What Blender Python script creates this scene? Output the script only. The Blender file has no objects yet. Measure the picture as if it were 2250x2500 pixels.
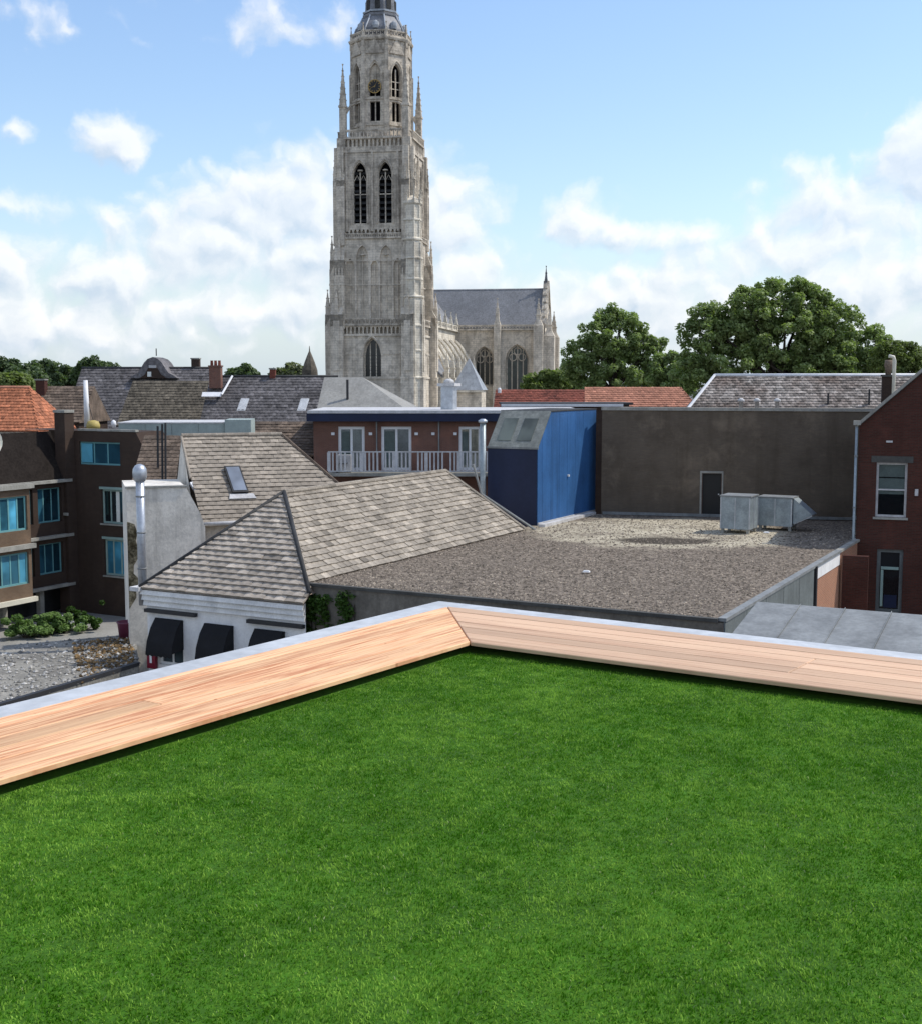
import bpy, math, random
import numpy as np
from mathutils import Vector, Matrix

rnd = random.Random(11)
scene = bpy.context.scene
COL = scene.collection
R = math.radians

# ------------------------------------------------------------------ camera
CAMZ = 13.0            # eye height above the street, standing on a roof lawn
FPX = 3100.0           # focal length in pixels of a 2250 wide picture
TH = math.atan(320 / FPX)
cam_d = bpy.data.cameras.new('camera')
cam_d.sensor_fit = 'HORIZONTAL'
cam_d.sensor_width = 36.0
cam_d.lens = FPX / 2250 * 36.0
cam_d.clip_start = 0.1
cam_d.clip_end = 6000
cam = bpy.data.objects.new('camera', cam_d)
COL.objects.link(cam)
cam.location = (0, 0, CAMZ)
cam.rotation_euler = (math.pi / 2 - TH, 0, 0)
scene.camera = cam

# ------------------------------------------------------------------ sun, sky, exposure
SUN_AZ, SUN_EL = 80.0, 52.0        # degrees right of the view direction, above the horizon
sun_d = bpy.data.lights.new('sun', 'SUN')
sun_d.energy = 2.5
sun_d.angle = R(0.53)
sun_d.color = (1.0, 0.95, 0.87)
sun = bpy.data.objects.new('sun', sun_d)
COL.objects.link(sun)
to_sun = Vector((math.sin(R(SUN_AZ)) * math.cos(R(SUN_EL)), math.cos(R(SUN_AZ)) * math.cos(R(SUN_EL)), math.sin(R(SUN_EL))))
sun.rotation_euler = (-to_sun).to_track_quat('-Z', 'Y').to_euler()
sun.location = (60, 20, 90)

scene.view_settings.view_transform = 'Standard'
scene.view_settings.look = 'None'
scene.view_settings.gamma = 1.0
scene.view_settings.exposure = 0.42
scene.view_settings.use_curve_mapping = False

SKY = 0.15
world = bpy.data.worlds.new('World')
scene.world = world
world.use_nodes = True
wt = world.node_tree
wt.nodes.clear()


class NT:
    """tiny expression builder for node trees"""
    def __init__(self, t):
        self.t = t

    def n(self, kind, **kw):
        nd = self.t.nodes.new(kind)
        for k, v in kw.items():
            setattr(nd, k, v)
        return nd

    def put(self, sock, v):
        if hasattr(v, 'is_output') or isinstance(v, bpy.types.NodeSocket):
            self.t.links.new(v, sock)
        elif v is not None:
            try:
                sock.default_value = v
            except Exception:
                sock.default_value = (v[0], v[1], v[2], 1.0)

    def m(self, op, a, b=None, c=None, clamp=False):
        nd = self.n('ShaderNodeMath', operation=op, use_clamp=clamp)
        for i, v in enumerate((a, b, c)):
            if v is not None:
                self.put(nd.inputs[i], v)
        return nd.outputs[0]

    def vm(self, op, a, b=None):
        nd = self.n('ShaderNodeVectorMath', operation=op)
        self.put(nd.inputs[0], a)
        if b is not None:
            self.put(nd.inputs[1], b)
        return nd.outputs['Value'] if op in ('LENGTH', 'DOT_PRODUCT') else nd.outputs[0]

    def comb(self, x, y, z):
        nd = self.n('ShaderNodeCombineXYZ')
        for i, v in enumerate((x, y, z)):
            self.put(nd.inputs[i], v)
        return nd.outputs[0]

    def sep(self, v):
        nd = self.n('ShaderNodeSeparateXYZ')
        self.put(nd.inputs[0], v)
        return nd.outputs

    def noise(self, vec, scale, detail=4.0, rough=0.55, dist=0.0, flat=False):
        nd = self.n('ShaderNodeTexNoise')
        if flat:
            nd.noise_dimensions = '2D'
        self.put(nd.inputs['Vector'], vec)
        nd.inputs['Scale'].default_value = scale
        nd.inputs['Detail'].default_value = detail
        nd.inputs['Roughness'].default_value = rough
        nd.inputs['Distortion'].default_value = dist
        return nd.outputs[0]

    def smooth(self, v, lo, hi, a=0.0, b=1.0):
        nd = self.n('ShaderNodeMapRange', interpolation_type='SMOOTHSTEP')
        self.put(nd.inputs[0], v)
        for i, x in enumerate((lo, hi, a, b)):
            nd.inputs[i + 1].default_value = x
        return nd.outputs[0]

    def mix(self, fac, a, b, mode='MIX'):
        nd = self.n('ShaderNodeMix', data_type='RGBA', blend_type=mode)
        self.put(nd.inputs[0], fac)
        self.put(nd.inputs[6], a if not isinstance(a, tuple) else (*a[:3], 1))
        self.put(nd.inputs[7], b if not isinstance(b, tuple) else (*b[:3], 1))
        return nd.outputs[2]


w = NT(wt)
sky = w.n('ShaderNodeTexSky', sky_type='NISHITA')
sky.sun_disc = False
sky.sun_elevation = R(SUN_EL)
sky.sun_rotation = R(SUN_AZ)
sky.altitude = 10
sky.air_density = 1.25
sky.dust_density = 0.8
sky.ozone_density = 1.6
tc = w.n('ShaderNodeTexCoord')
dx, dy, dz = w.sep(tc.outputs['Generated'])
az = w.m('ARCTAN2', dx, dy)
el = w.m('ARCSINE', dz)
# cloud coordinates: thousandths of a radian around the view direction
U = w.m('MULTIPLY', az, 1000.0)
V = w.m('MULTIPLY', el, 1000.0)
cv = w.comb(U, V, 0.0)
warp = w.n('ShaderNodeTexNoise', noise_dimensions='2D')
w.put(warp.inputs['Vector'], cv)
warp.inputs['Scale'].default_value = 0.016
warp.inputs['Detail'].default_value = 5
warp.inputs['Roughness'].default_value = 0.6
wv = w.vm('SUBTRACT', warp.outputs['Color'], (0.5, 0.5, 0.5))
cvw = w.vm('ADD', cv, w.vm('MULTIPLY', wv, (44.0, 32.0, 0.0)))
# cumulus heaps: centre azimuth, centre elevation, half width, half height (milliradians), weight
heaps = [(-268, 180, 22, 17, 1.0), (-252, 174, 24, 14, .95), (-326, 176, 15, 9, .75),
         (-175, 128, 48, 34, 1.0), (-125, 128, 62, 46, 1.05), (-205, 105, 75, 34, 1.0), (-110, 95, 80, 40, 1.0),
         (-262, 76, 74, 25, .95), (-352, 86, 58, 26, .95), (-375, 58, 70, 30, .9), (-150, 55, 170, 24, .86), (-330, 38, 160, 26, .86),
         (-68, 140, 28, 36, 1.0), (-15, 125, 42, 45, 1.0), (-5, 80, 50, 34, .9),
         (95, 125, 34, 20, .95), (130, 112, 34, 16, .85), (180, 108, 46, 14, .8), (150, 62, 130, 30, .8),
         (300, 130, 80, 30, .95), (352, 160, 50, 38, 1.05), (260, 95, 110, 30, .85), (330, 70, 140, 46, .9), (225, 48, 160, 30, .85),
         (-132, 262, 46, 17, .46), (-104, 262, 30, 14, .42), (-318, 260, 44, 11, .28), (-288, 248, 34, 9, .28), (-220, 302, 50, 14, .2), (-322, 128, 52, 10, .5)]


def heap_field(vec):
    f_ = None
    for (cu, ce, ru, re, wgt) in heaps:
        d = w.vm('LENGTH', w.vm('MULTIPLY', w.vm('SUBTRACT', vec, (cu, ce, 0)), (1 / ru, 1 / re, 0)))
        g = w.m('MULTIPLY', w.m('SUBTRACT', 1.25, d), wgt)
        f_ = g if f_ is None else w.m('SMOOTH_MAX', f_, g, 0.18)
    # unseen heaps outside the picture, cover raised to fill shaded walls with white light
    far_ = w.noise(vec, 0.0075, 4, .55, flat=True)
    lowband = w.smooth(el, 0.02, 0.6, 0.2, 0.06)
    side = w.smooth(w.m('ABSOLUTE', az), 0.42, 0.6)
    gen = w.m('SUBTRACT', w.m('MULTIPLY', w.m('ADD', w.m('SUBTRACT', far_, 0.52), lowband), 5.0), w.m('MULTIPLY', w.m('SUBTRACT', 1.0, side), 5.0))
    f_ = w.m('MAXIMUM', f_, gen)
    fine = w.noise(vec, 0.028, 6, .58, flat=True)
    # billows: rounded cells give the cauliflower edge of cumulus
    vo = w.n('ShaderNodeTexVoronoi', feature='SMOOTH_F1', voronoi_dimensions='2D')
    w.put(vo.inputs['Vector'], vec)
    vo.inputs['Scale'].default_value = 0.045
    vo.inputs['Smoothness'].default_value = .6
    bil = w.m('SUBTRACT', 0.55, vo.outputs['Distance'])
    return w.m('ADD', f_, w.m('ADD', w.m('MULTIPLY', w.m('SUBTRACT', fine, 0.5), 1.05), w.m('MULTIPLY', bil, 0.55)))


fld = heap_field(cvw)
fld_up = heap_field(w.vm('ADD', cvw, (5.0, 9.0, 0.0)))
dens = w.smooth(fld, 0.08, 0.92)
lit = w.m('ADD', 0.60, w.m('MULTIPLY', w.m('SUBTRACT', fld, fld_up), 1.05), clamp=True)
lit = w.m('MULTIPLY', lit, w.smooth(fld, 0.3, 1.6, 1.08, 0.86))
ccol = w.mix(lit, (0.44 / SKY, 0.525 / SKY, 0.64 / SKY), (0.81 / SKY, 0.81 / SKY, 0.815 / SKY))
haze_f = w.smooth(el, 0.0, 0.14, 0.6, 0.0)
skyt = w.mix(1.0, sky.outputs[0], (0.79, 0.84, 0.95), 'MULTIPLY')
skyc = w.mix(haze_f, skyt, (0.49 / SKY, 0.62 / SKY, 0.75 / SKY))
colr = w.mix(w.m('MULTIPLY', dens, 0.82), skyc, ccol)
bg = w.n('ShaderNodeBackground')
wt.links.new(colr, bg.inputs['Color'])
bg.inputs['Strength'].default_value = SKY
wo = w.n('ShaderNodeOutputWorld')
wt.links.new(bg.outputs[0], wo.inputs[0])


# ------------------------------------------------------------------ geometry helpers
def G(px, py, zrel):
    """world point where the sight line through a picture point meets the level zrel below the eye"""
    u = (px - 1125) / FPX
    v = (1250 - py) / FPX
    c, s = math.cos(TH), math.sin(TH)
    d = (u, c + v * s, -s + v * c)
    t = zrel / d[2]
    return Vector((d[0] * t, d[1] * t, CAMZ + zrel))


def P(px, py, D):
    u = (px - 1125) / FPX
    v = (1250 - py) / FPX
    c, s = math.cos(TH), math.sin(TH)
    t = D / (c + v * s)
    return Vector((u * t, D, CAMZ + t * (-s + v * c)))


class Fr:
    """plan frame: u to the right, v away; 'a' is the heading of v in degrees right of north (+Y)"""
    def __init__(self, x, y, a):
        self.x, self.y, self.a = x, y, a
        self.uu = Vector((math.cos(R(a)), -math.sin(R(a)), 0))
        self.vv = Vector((math.sin(R(a)), math.cos(R(a)), 0))

    def __call__(self, u, v, z):
        return Vector((self.x, self.y, 0)) + self.uu * u + self.vv * v + Vector((0, 0, z))

    def sub(self, u, v, da=0):
        p = self(u, v, 0)
        return Fr(p.x, p.y, self.a + da)


LOC = {}


def thing(name, label, cat, loc, group=None):
    o = bpy.data.objects.new(name, None)
    o.empty_display_size = 0.3
    COL.objects.link(o)
    o.location = loc
    o['label'] = label
    o['category'] = cat
    if group:
        o['group'] = group
    LOC[o.name] = Vector(loc)
    return o


def tag(o, label=None, cat=None, group=None, kind=None):
    if label:
        o['label'] = label
    if cat:
        o['category'] = cat
    if group:
        o['group'] = group
    if kind:
        o['kind'] = kind
    return o


def link(name, me, mat, parent=None, at=None):
    o = bpy.data.objects.new(name, me)
    COL.objects.link(o)
    if mat is not None and not me.materials:
        me.materials.append(mat)
    base = LOC.get(parent.name, Vector((0, 0, 0))) if parent else Vector((0, 0, 0))
    if parent:
        o.parent = parent
    LOC[o.name] = base.copy()
    if at is not None:
        o.location = at
        LOC[o.name] = base + Vector(at)
    return o


class MB:
    def __init__(s):
        s.v = []
        s.f = []

    def poly(s, pts):
        i = len(s.v)
        s.v += [tuple(p) for p in pts]
        s.f.append(tuple(range(i, i + len(pts))))
        return s

    def prism(s, pts, vec):
        vec = Vector(vec)
        i = len(s.v)
        n = len(pts)
        s.v += [tuple(p) for p in pts] + [tuple(Vector(p) + vec) for p in pts]
        s.f.append(tuple(range(i, i + n)))
        s.f.append(tuple(range(i + 2 * n - 1, i + n - 1, -1)))
        for k in range(n):
            s.f.append((i + k, i + (k + 1) % n, i + n + (k + 1) % n, i + n + k))
        return s

    def box(s, fr, u0, u1, v0, v1, z0, z1):
        return s.prism([fr(u0, v0, z0), fr(u1, v0, z0), fr(u1, v1, z0), fr(u0, v1, z0)], (0, 0, z1 - z0))

    def frustum(s, fr, u, v, z0, z1, a0, a1, b0=None, b1=None):
        b0 = a0 if b0 is None else b0
        b1 = a1 if b1 is None else b1
        i = len(s.v)
        for (z, a, b) in ((z0, a0, b0), (z1, a1, b1)):
            for (p, q) in ((-1, -1), (1, -1), (1, 1), (-1, 1)):
                s.v.append(tuple(fr(u + p * a, v + q * b, z)))
        s.f += [(i, i + 3, i + 2, i + 1), (i + 4, i + 5, i + 6, i + 7)]
        for k in range(4):
            s.f.append((i + k, i + (k + 1) % 4, i + 4 + (k + 1) % 4, i + 4 + k))
        return s

    def slab(s, pts, t):
        n = (Vector(pts[1]) - Vector(pts[0])).cross(Vector(pts[2]) - Vector(pts[0])).normalized()
        if n.z < 0:
            n = -n
        return s.prism(pts, -n * t)

    def tube(s, pts, r, n=8, r1=None):
        pts = [Vector(p) for p in pts]
        r1 = r if r1 is None else r1
        i0 = len(s.v)
        m = len(pts)
        for k, p in enumerate(pts):
            d = (pts[min(k + 1, m - 1)] - pts[max(k - 1, 0)]).normalized()
            a = d.cross(Vector((0, 0, 1)))
            if a.length < 1e-3:
                a = Vector((1, 0, 0))
            a.normalize()
            b = d.cross(a)
            rr = r + (r1 - r) * k / max(1, m - 1)
            for j in range(n):
                t = 2 * math.pi * j / n
                s.v.append(tuple(p + a * (rr * math.cos(t)) + b * (rr * math.sin(t))))
        for k in range(m - 1):
            for j in range(n):
                q = i0 + k * n
                s.f.append((q + j, q + (j + 1) % n, q + n + (j + 1) % n, q + n + j))
        s.f.append(tuple(range(i0 + n - 1, i0 - 1, -1)))
        s.f.append(tuple(range(i0 + (m - 1) * n, i0 + m * n)))
        return s

    def lathe(s, c, prof, n=16, rot=0.0):
        c = Vector(c)
        i0 = len(s.v)
        for (r, z) in prof:
            for j in range(n):
                t = rot + 2 * math.pi * j / n
                s.v.append((c.x + r * math.cos(t), c.y + r * math.sin(t), c.z + z))
        for k in range(len(prof) - 1):
            for j in range(n):
                q = i0 + k * n
                s.f.append((q + j, q + (j + 1) % n, q + n + (j + 1) % n, q + n + j))
        s.f.append(tuple(range(i0 + n - 1, i0 - 1, -1)))
        s.f.append(tuple(range(i0 + (len(prof) - 1) * n, i0 + len(prof) * n)))
        return s

    def build(s, name, mat, parent=None, smooth=False, kind=None):
        base = LOC.get(parent.name, Vector((0, 0, 0))) if parent else Vector((0, 0, 0))
        me = bpy.data.meshes.new(name)
        me.from_pydata([(a - base.x, b - base.y, c - base.z) for (a, b, c) in s.v], [], s.f)
        if smooth:
            me.polygons.foreach_set('use_smooth', [True] * len(me.polygons))
        me.update()
        o = bpy.data.objects.new(name, me)
        COL.objects.link(o)
        me.materials.append(mat)
        if parent:
            o.parent = parent
        LOC[o.name] = base.copy()
        if kind:
            o['kind'] = kind
        return o


def arch_pts(uc, wd, zs, zt, kind, n=7):
    """outline of an opening from left springing over the top to right springing"""
    if kind == 'rect':
        return [(uc - wd / 2, zt), (uc + wd / 2, zt)]
    out = []
    rise = wd * (0.95 if kind == 'lancet' else 0.62 if kind == 'low' else 0.5)
    rise = min(rise, (zt - zs) * 0.9)
    for k in range(n + 1):
        t = k / n
        x = -wd / 2 + wd / 2 * t
        if kind == 'round':
            h = math.sqrt(max(0, 1 - (2 * x / wd) ** 2))
        else:
            h = math.sqrt(max(0, wd * wd - (x - wd / 2) ** 2)) / (0.866 * wd)
        out.append((uc + x, zt - rise + rise * h))
    return out + [(2 * uc - a, b) for (a, b) in out[-2::-1]]


def wall(mb, fr, u0, u1, z0, z1, ops=(), v=0.0, depth=0.25):
    """wall face in the plane v (outside is -v) with real openings; ops = (centre, width, sill, top, kind)"""
    x = u0
    for (uc, wd, zs, zt, kind) in sorted(ops):
        a, b = uc - wd / 2, uc + wd / 2
        if a > x + 1e-4:
            mb.poly([fr(x, v, z0), fr(a, v, z0), fr(a, v, z1), fr(x, v, z1)])
        if zs > z0 + 1e-4:
            mb.poly([fr(a, v, z0), fr(b, v, z0), fr(b, v, zs), fr(a, v, zs)])
        ar = arch_pts(uc, wd, zs, zt, kind)
        for (p, q) in zip(ar[:-1], ar[1:]):
            mb.poly([fr(p[0], v, p[1]), fr(q[0], v, q[1]), fr(q[0], v, z1), fr(p[0], v, z1)])
        ring = [(a, zs)] + ar + [(b, zs)]
        ring = [p for i, p in enumerate(ring) if i == 0 or (abs(p[0] - ring[i - 1][0]) + abs(p[1] - ring[i - 1][1])) > 1e-5]
        for (p, q) in zip(ring, ring[1:] + ring[:1]):
            mb.poly([fr(p[0], v, p[1]), fr(q[0], v, q[1]), fr(q[0], v + depth, q[1]), fr(p[0], v + depth, p[1])])
        x = b
    if u1 > x + 1e-4:
        mb.poly([fr(x, v, z0), fr(u1, v, z0), fr(u1, v, z1), fr(x, v, z1)])


def window(parent, fr, op, v, fm, gm, nx=1, nz=1, bar=0.07, depth=0.25, name='window', sill=None, inner=None):
    """frame with bars (part) and its pane (sub-part) set back in an opening"""
    uc, wd, zs, zt, kind = op
    a, b = uc - wd / 2, uc + wd / 2
    m = MB()
    vb = v + depth - 0.10
    ar = arch_pts(uc, wd, zs, zt, kind)
    zsp = ar[0][1]
    if kind == 'rect':
        m.box(fr, a, b, vb, vb + .08, zt - bar, zt)
        m.box(fr, a, b, vb, vb + .08, zs, zs + bar)
        m.box(fr, a, a + bar, vb, vb + .08, zs + bar, zt - bar)
        m.box(fr, b - bar, b, vb, vb + .08, zs + bar, zt - bar)
    else:
        m.box(fr, a, a + bar, vb, vb + .08, zs, zsp)
        m.box(fr, b - bar, b, vb, vb + .08, zs, zsp)
        m.box(fr, a + bar, b - bar, vb, vb + .08, zs, zs + bar)
        for (p, q) in zip(ar[:-1], ar[1:]):
            sx = lambda t: uc + (t[0] - uc) * (1 - 2 * bar / wd)
            m.prism([fr(p[0], vb, p[1]), fr(q[0], vb, q[1]), fr(sx(q), vb, q[1] - bar), fr(sx(p), vb, p[1] - bar)], fr.vv * .08)
    for i in range(1, nx):
        x = a + wd * i / nx
        top = zt - bar
        if kind != 'rect':
            top = zsp + (zt - zsp) * (1 - abs(2 * (x - uc) / wd)) ** .6 * .9
        m.box(fr, x - bar * .4, x + bar * .4, vb + .012, vb + .07, zs + bar, top)
    for j in range(1, nz):
        z = zs + ((zt if kind == 'rect' else zsp) - zs) * j / nz
        m.box(fr, a + bar, b - bar, vb + .015, vb + .065, z - bar * .35, z + bar * .35)
    o = m.build(name, fm, parent)
    ring = [(a, zs)] + ar + [(b, zs)]
    if kind == 'rect' and nx > 1:
        for i in range(nx):
            x0, x1 = a + wd * i / nx + .003, a + wd * (i + 1) / nx - .003
            MB().box(fr, x0, x1, vb + .04, vb + .052, zs + .01, zt - .01).build('pane', gm, o)
    else:
        MB().prism([fr(p[0], vb + .04, p[1]) for p in ring[::-1]], fr.vv * .012).build('pane', gm, o)
    if sill is not None:
        MB().box(fr, a - .08, b + .08, v - .08, v + depth - .1, zs - .09, zs - .002).build('sill', sill, o)
    return o


# ------------------------------------------------------------------ materials
def base_mat(name):
    m = bpy.data.materials.new(name)
    m.use_nodes = True
    t = m.node_tree
    t.nodes.clear()
    x = NT(t)
    bs = x.n('ShaderNodeBsdfPrincipled')
    out = x.n('ShaderNodeOutputMaterial')
    t.links.new(bs.outputs[0], out.inputs[0])
    co = x.n('ShaderNodeTexCoord').outputs['Object']
    return m, x, bs, co


def sc(c, k):
    return tuple(min(1.0, a * k) for a in c)


def mat(name, col, rough=.85, var=.25, scale=1.5, fine=20.0, fvar=.12, bump=.0, metallic=0., spec=.3, col2=None, streak=0., isl=0.):
    """weathered surface: broad blotches, fine mottling, optional vertical streaks and a colour shift per piece"""
    m, x, bs, co = base_mat(name)
    n1 = x.smooth(x.noise(co, scale, 5, .6), .3, .7)
    c = x.mix(n1, sc(col, 1 - var), col2 if col2 else sc(col, 1 + var))
    n2 = x.noise(co, fine, 4, .65)
    c = x.mix(x.smooth(n2, .3, .7), x.mix(1.0, c, (1 - fvar * 2,) * 3, 'MULTIPLY'), c)
    if streak:
        px, py, pz = x.sep(co)
        sv = x.comb(x.m('MULTIPLY', px, 1.6), x.m('MULTIPLY', py, 1.6), x.m('MULTIPLY', pz, .12))
        st = x.smooth(x.noise(sv, 1.4, 5, .65), .46, .72, 0, streak)
        c = x.mix(st, c, sc(col, .35))
    if isl:
        geo = x.n('ShaderNodeNewGeometry')
        oi = x.n('ShaderNodeObjectInfo')
        rv = x.m('FRACT', x.m('ADD', geo.outputs['Random Per Island'], x.m('MULTIPLY', oi.outputs['Random'], 7.31)))
        k = x.m('ADD', 1 - isl, x.m('MULTIPLY', rv, 2 * isl))
        rv2 = x.m('FRACT', x.m('MULTIPLY', rv, 13.7))
        k = x.m('ADD', k, x.smooth(rv2, .9, .94, 0, .3))
        k = x.m('SUBTRACT', k, x.smooth(rv2, .08, .04, 0, .22))
        c = x.mix(1.0, c, x.comb(k, k, k), 'MULTIPLY')
    x.put(bs.inputs['Base Color'], c)
    bs.inputs['Roughness'].default_value = rough
    bs.inputs['Metallic'].default_value = metallic
    bs.inputs['Specular IOR Level'].default_value = spec
    if bump:
        bn = x.n('ShaderNodeBump')
        bn.inputs['Strength'].default_value = bump
        bn.inputs['Distance'].default_value = .03
        x.put(bn.inputs['Height'], n2)
        x.put(bs.inputs['Normal'], bn.outputs[0])
    return m


def brick_mat(name, ang, c1, c2, mortar, bw=.22, bh=.065, ms=.012, dirt=.35, bump=.5):
    """coursed masonry laid on walls that stand at the heading 'ang' (and square to it)"""
    m, x, bs, co = base_mat(name)
    px, py, pz = x.sep(co)
    ca, sa = math.cos(R(ang)), math.sin(R(ang))
    u = x.m('ADD', x.m('MULTIPLY', px, ca - 0.0 + sa), x.m('MULTIPLY', py, -sa + ca))
    bt = x.n('ShaderNodeTexBrick')
    x.put(bt.inputs['Vector'], x.comb(u, pz, 0))
    bt.inputs['Color1'].default_value = (*c1, 1)
    bt.inputs['Color2'].default_value = (*c2, 1)
    bt.inputs['Mortar'].default_value = (*mortar, 1)
    bt.inputs['Scale'].default_value = 1.0
    bt.inputs['Mortar Size'].default_value = ms
    bt.inputs['Brick Width'].default_value = bw
    bt.inputs['Row Height'].default_value = bh
    n1 = x.smooth(x.noise(co, .7, 5, .6), .35, .75, 0, dirt)
    c = x.mix(n1, bt.outputs['Color'], sc(c1, .45))
    c = x.mix(x.smooth(x.noise(x.vm('ADD', co, (31., 7., 3.)), .45, 6, .7), .5, .72, 0, dirt), c, sc(c1, 1.7))
    sv = x.comb(x.m('MULTIPLY', px, 1.3), x.m('MULTIPLY', py, 1.3), x.m('MULTIPLY', pz, .12))
    c = x.mix(x.smooth(x.noise(sv, 1.0, 5, .6), .5, .8, 0, dirt), c, sc(c1, .5))
    x.put(bs.inputs['Base Color'], c)
    bs.inputs['Roughness'].default_value = .9
    bs.inputs['Specular IOR Level'].default_value = .2
    bn = x.n('ShaderNodeBump')
    bn.inputs['Strength'].default_value = bump
    bn.inputs['Distance'].default_value = .02
    bn.invert = True
    x.put(bn.inputs['Height'], bt.outputs['Fac'])
    x.put(bs.inputs['Normal'], bn.outputs[0])
    return m


def plain(name, col, rough=.5, metallic=0., spec=.4):
    return mat(name, col, rough, .08, 2.0, 25, .04, 0, metallic, spec)


def glass(name, col=(.02, .03, .035), rough=.06):
    m, x, bs, co = base_mat(name)
    n = x.smooth(x.noise(co, .9, 2, .5), .35, .65)
    oi = x.n('ShaderNodeObjectInfo')
    k = x.m('ADD', .12, x.m('MULTIPLY', x.m('POWER', oi.outputs['Random'], 1.6), 1.9))
    x.put(bs.inputs['Base Color'], x.mix(1.0, x.mix(n, sc(col, .7), sc(col, 1.4)), x.comb(k, k, k), 'MULTIPLY'))
    bs.inputs['Roughness'].default_value = rough
    bs.inputs['Specular IOR Level'].default_value = .6
    return m


def foliage(name, dark, light, rough=.6):
    m, x, bs, co = base_mat(name)
    at = x.n('ShaderNodeAttribute', attribute_name='tint')
    n = x.smooth(x.noise(co, .8, 3, .6), .35, .65, 0, .5)
    f = x.m('ADD', x.m('MULTIPLY', at.outputs['Fac'], .6), n, clamp=True)
    c = x.mix(f, dark, light)
    x.put(bs.inputs['Base Color'], c)
    bs.inputs['Roughness'].default_value = rough
    bs.inputs['Specular IOR Level'].default_value = .25
    tr = x.n('ShaderNodeBsdfTranslucent')
    x.put(tr.inputs['Color'], x.mix(1.0, c, (.9, 1.1, .45), 'MULTIPLY'))
    ms = x.n('ShaderNodeMixShader')
    ms.inputs[0].default_value = .4
    lk = m.node_tree.links
    out = [n_ for n_ in m.node_tree.nodes if n_.type == 'OUTPUT_MATERIAL'][0]
    lk.new(bs.outputs[0], ms.inputs[1])
    lk.new(tr.outputs[0], ms.inputs[2])
    lk.new(ms.outputs[0], out.inputs[0])
    return m


def wood_mat(name, ang, light, dark, red):
    """sawn larch boards, grain along the heading 'ang'"""
    m, x, bs, co = base_mat(name)
    px, py, pz = x.sep(co)
    s_, c_ = math.sin(R(ang)), math.cos(R(ang))
    al = x.m('ADD', x.m('MULTIPLY', px, s_), x.m('MULTIPLY', py, c_))
    ac = x.m('SUBTRACT', x.m('MULTIPLY', px, c_), x.m('MULTIPLY', py, s_))
    oi = x.n('ShaderNodeObjectInfo')
    off = x.m('MULTIPLY', oi.outputs['Random'], 37.0)
    v1 = x.comb(x.m('ADD', x.m('MULTIPLY', al, .6), off), x.m('MULTIPLY', ac, 20.0), off)
    v2 = x.comb(x.m('ADD', x.m('MULTIPLY', al, 1.6), off), x.m('MULTIPLY', ac, 60.0), off)
    g1 = x.smooth(x.noise(v1, 2.0, 5, .62, .8), .42, .62)
    g2 = x.noise(v2, 2.0, 4, .6, .3)
    c = x.mix(g1, light, red)
    c = x.mix(x.smooth(g2, .45, .8, 0, .55), c, dark)
    bl = x.smooth(x.noise(x.comb(x.m('ADD', x.m('MULTIPLY', al, .9), off), x.m('MULTIPLY', ac, 3.0), off), 1.3, 4, .6), .38, .62)
    c = x.mix(bl, c, x.mix(.42, c, light))
    k = x.m('ADD', .76, x.m('MULTIPLY', oi.outputs['Random'], .40))
    c = x.mix(1.0, c, x.comb(k, k, k), 'MULTIPLY')
    kn = x.n('ShaderNodeTexVoronoi')
    x.put(kn.inputs['Vector'], x.comb(x.m('ADD', x.m('MULTIPLY', al, 1.4), off), x.m('MULTIPLY', ac, 7.0), 0))
    c = x.mix(x.smooth(kn.outputs['Distance'], .05, .12, .7, 0), c, dark)
    x.put(bs.inputs['Base Color'], c)
    bs.inputs['Roughness'].default_value = .7
    bs.inputs['Specular IOR Level'].default_value = .25
    bn = x.n('ShaderNodeBump')
    bn.inputs['Strength'].default_value = .35
    bn.inputs['Distance'].default_value = .006
    x.put(bn.inputs['Height'], g2)
    x.put(bs.inputs['Normal'], bn.outputs[0])
    return m


TW = 9.5      # heading of the church
M = {}
M['stone'] = None


def stone_mat(name, c1, c2, soot, amount):
    m, x, bs, co = base_mat(name)
    px, py, pz = x.sep(co)
    ca, sa = math.cos(R(TW)), math.sin(R(TW))
    u = x.m('ADD', x.m('MULTIPLY', px, ca + sa), x.m('MULTIPLY', py, ca - sa))
    bt = x.n('ShaderNodeTexBrick')
    x.put(bt.inputs['Vector'], x.comb(u, pz, 0))
    bt.inputs['Color1'].default_value = (*c1, 1)
    bt.inputs['Color2'].default_value = (*c2, 1)
    bt.inputs['Mortar'].default_value = (*sc(c1, .6), 1)
    bt.inputs['Scale'].default_value = 1.0
    bt.inputs['Mortar Size'].default_value = .02
    bt.inputs['Brick Width'].default_value = .9
    bt.inputs['Row Height'].default_value = .42
    c = bt.outputs['Color']
    n1 = x.smooth(x.noise(co, .16, 6, .68), .40, .68, 0, amount)
    c = x.mix(n1, c, soot)
    sv = x.comb(x.m('MULTIPLY', px, 1.2), x.m('MULTIPLY', py, 1.2), x.m('MULTIPLY', pz, .10))
    c = x.mix(x.smooth(x.noise(sv, .8, 6, .68), .46, .74, 0, amount), c, sc(soot, .7))
    n3 = x.smooth(x.noise(co, .9, 6, .75), .45, .62, 0, amount * .9)
    c = x.mix(n3, c, sc(soot, .8))
    x.put(bs.inputs['Base Color'], c)
    bs.inputs['Roughness'].default_value = .92
    bs.inputs['Specular IOR Level'].default_value = .15
    bn = x.n('ShaderNodeBump')
    bn.inputs['Strength'].default_value = .6
    bn.inputs['Distance'].default_value = .15
    x.put(bn.inputs['Height'], x.noise(co, 1.3, 6, .7))
    x.put(bs.inputs['Normal'], bn.outputs[0])
    return m


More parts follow.
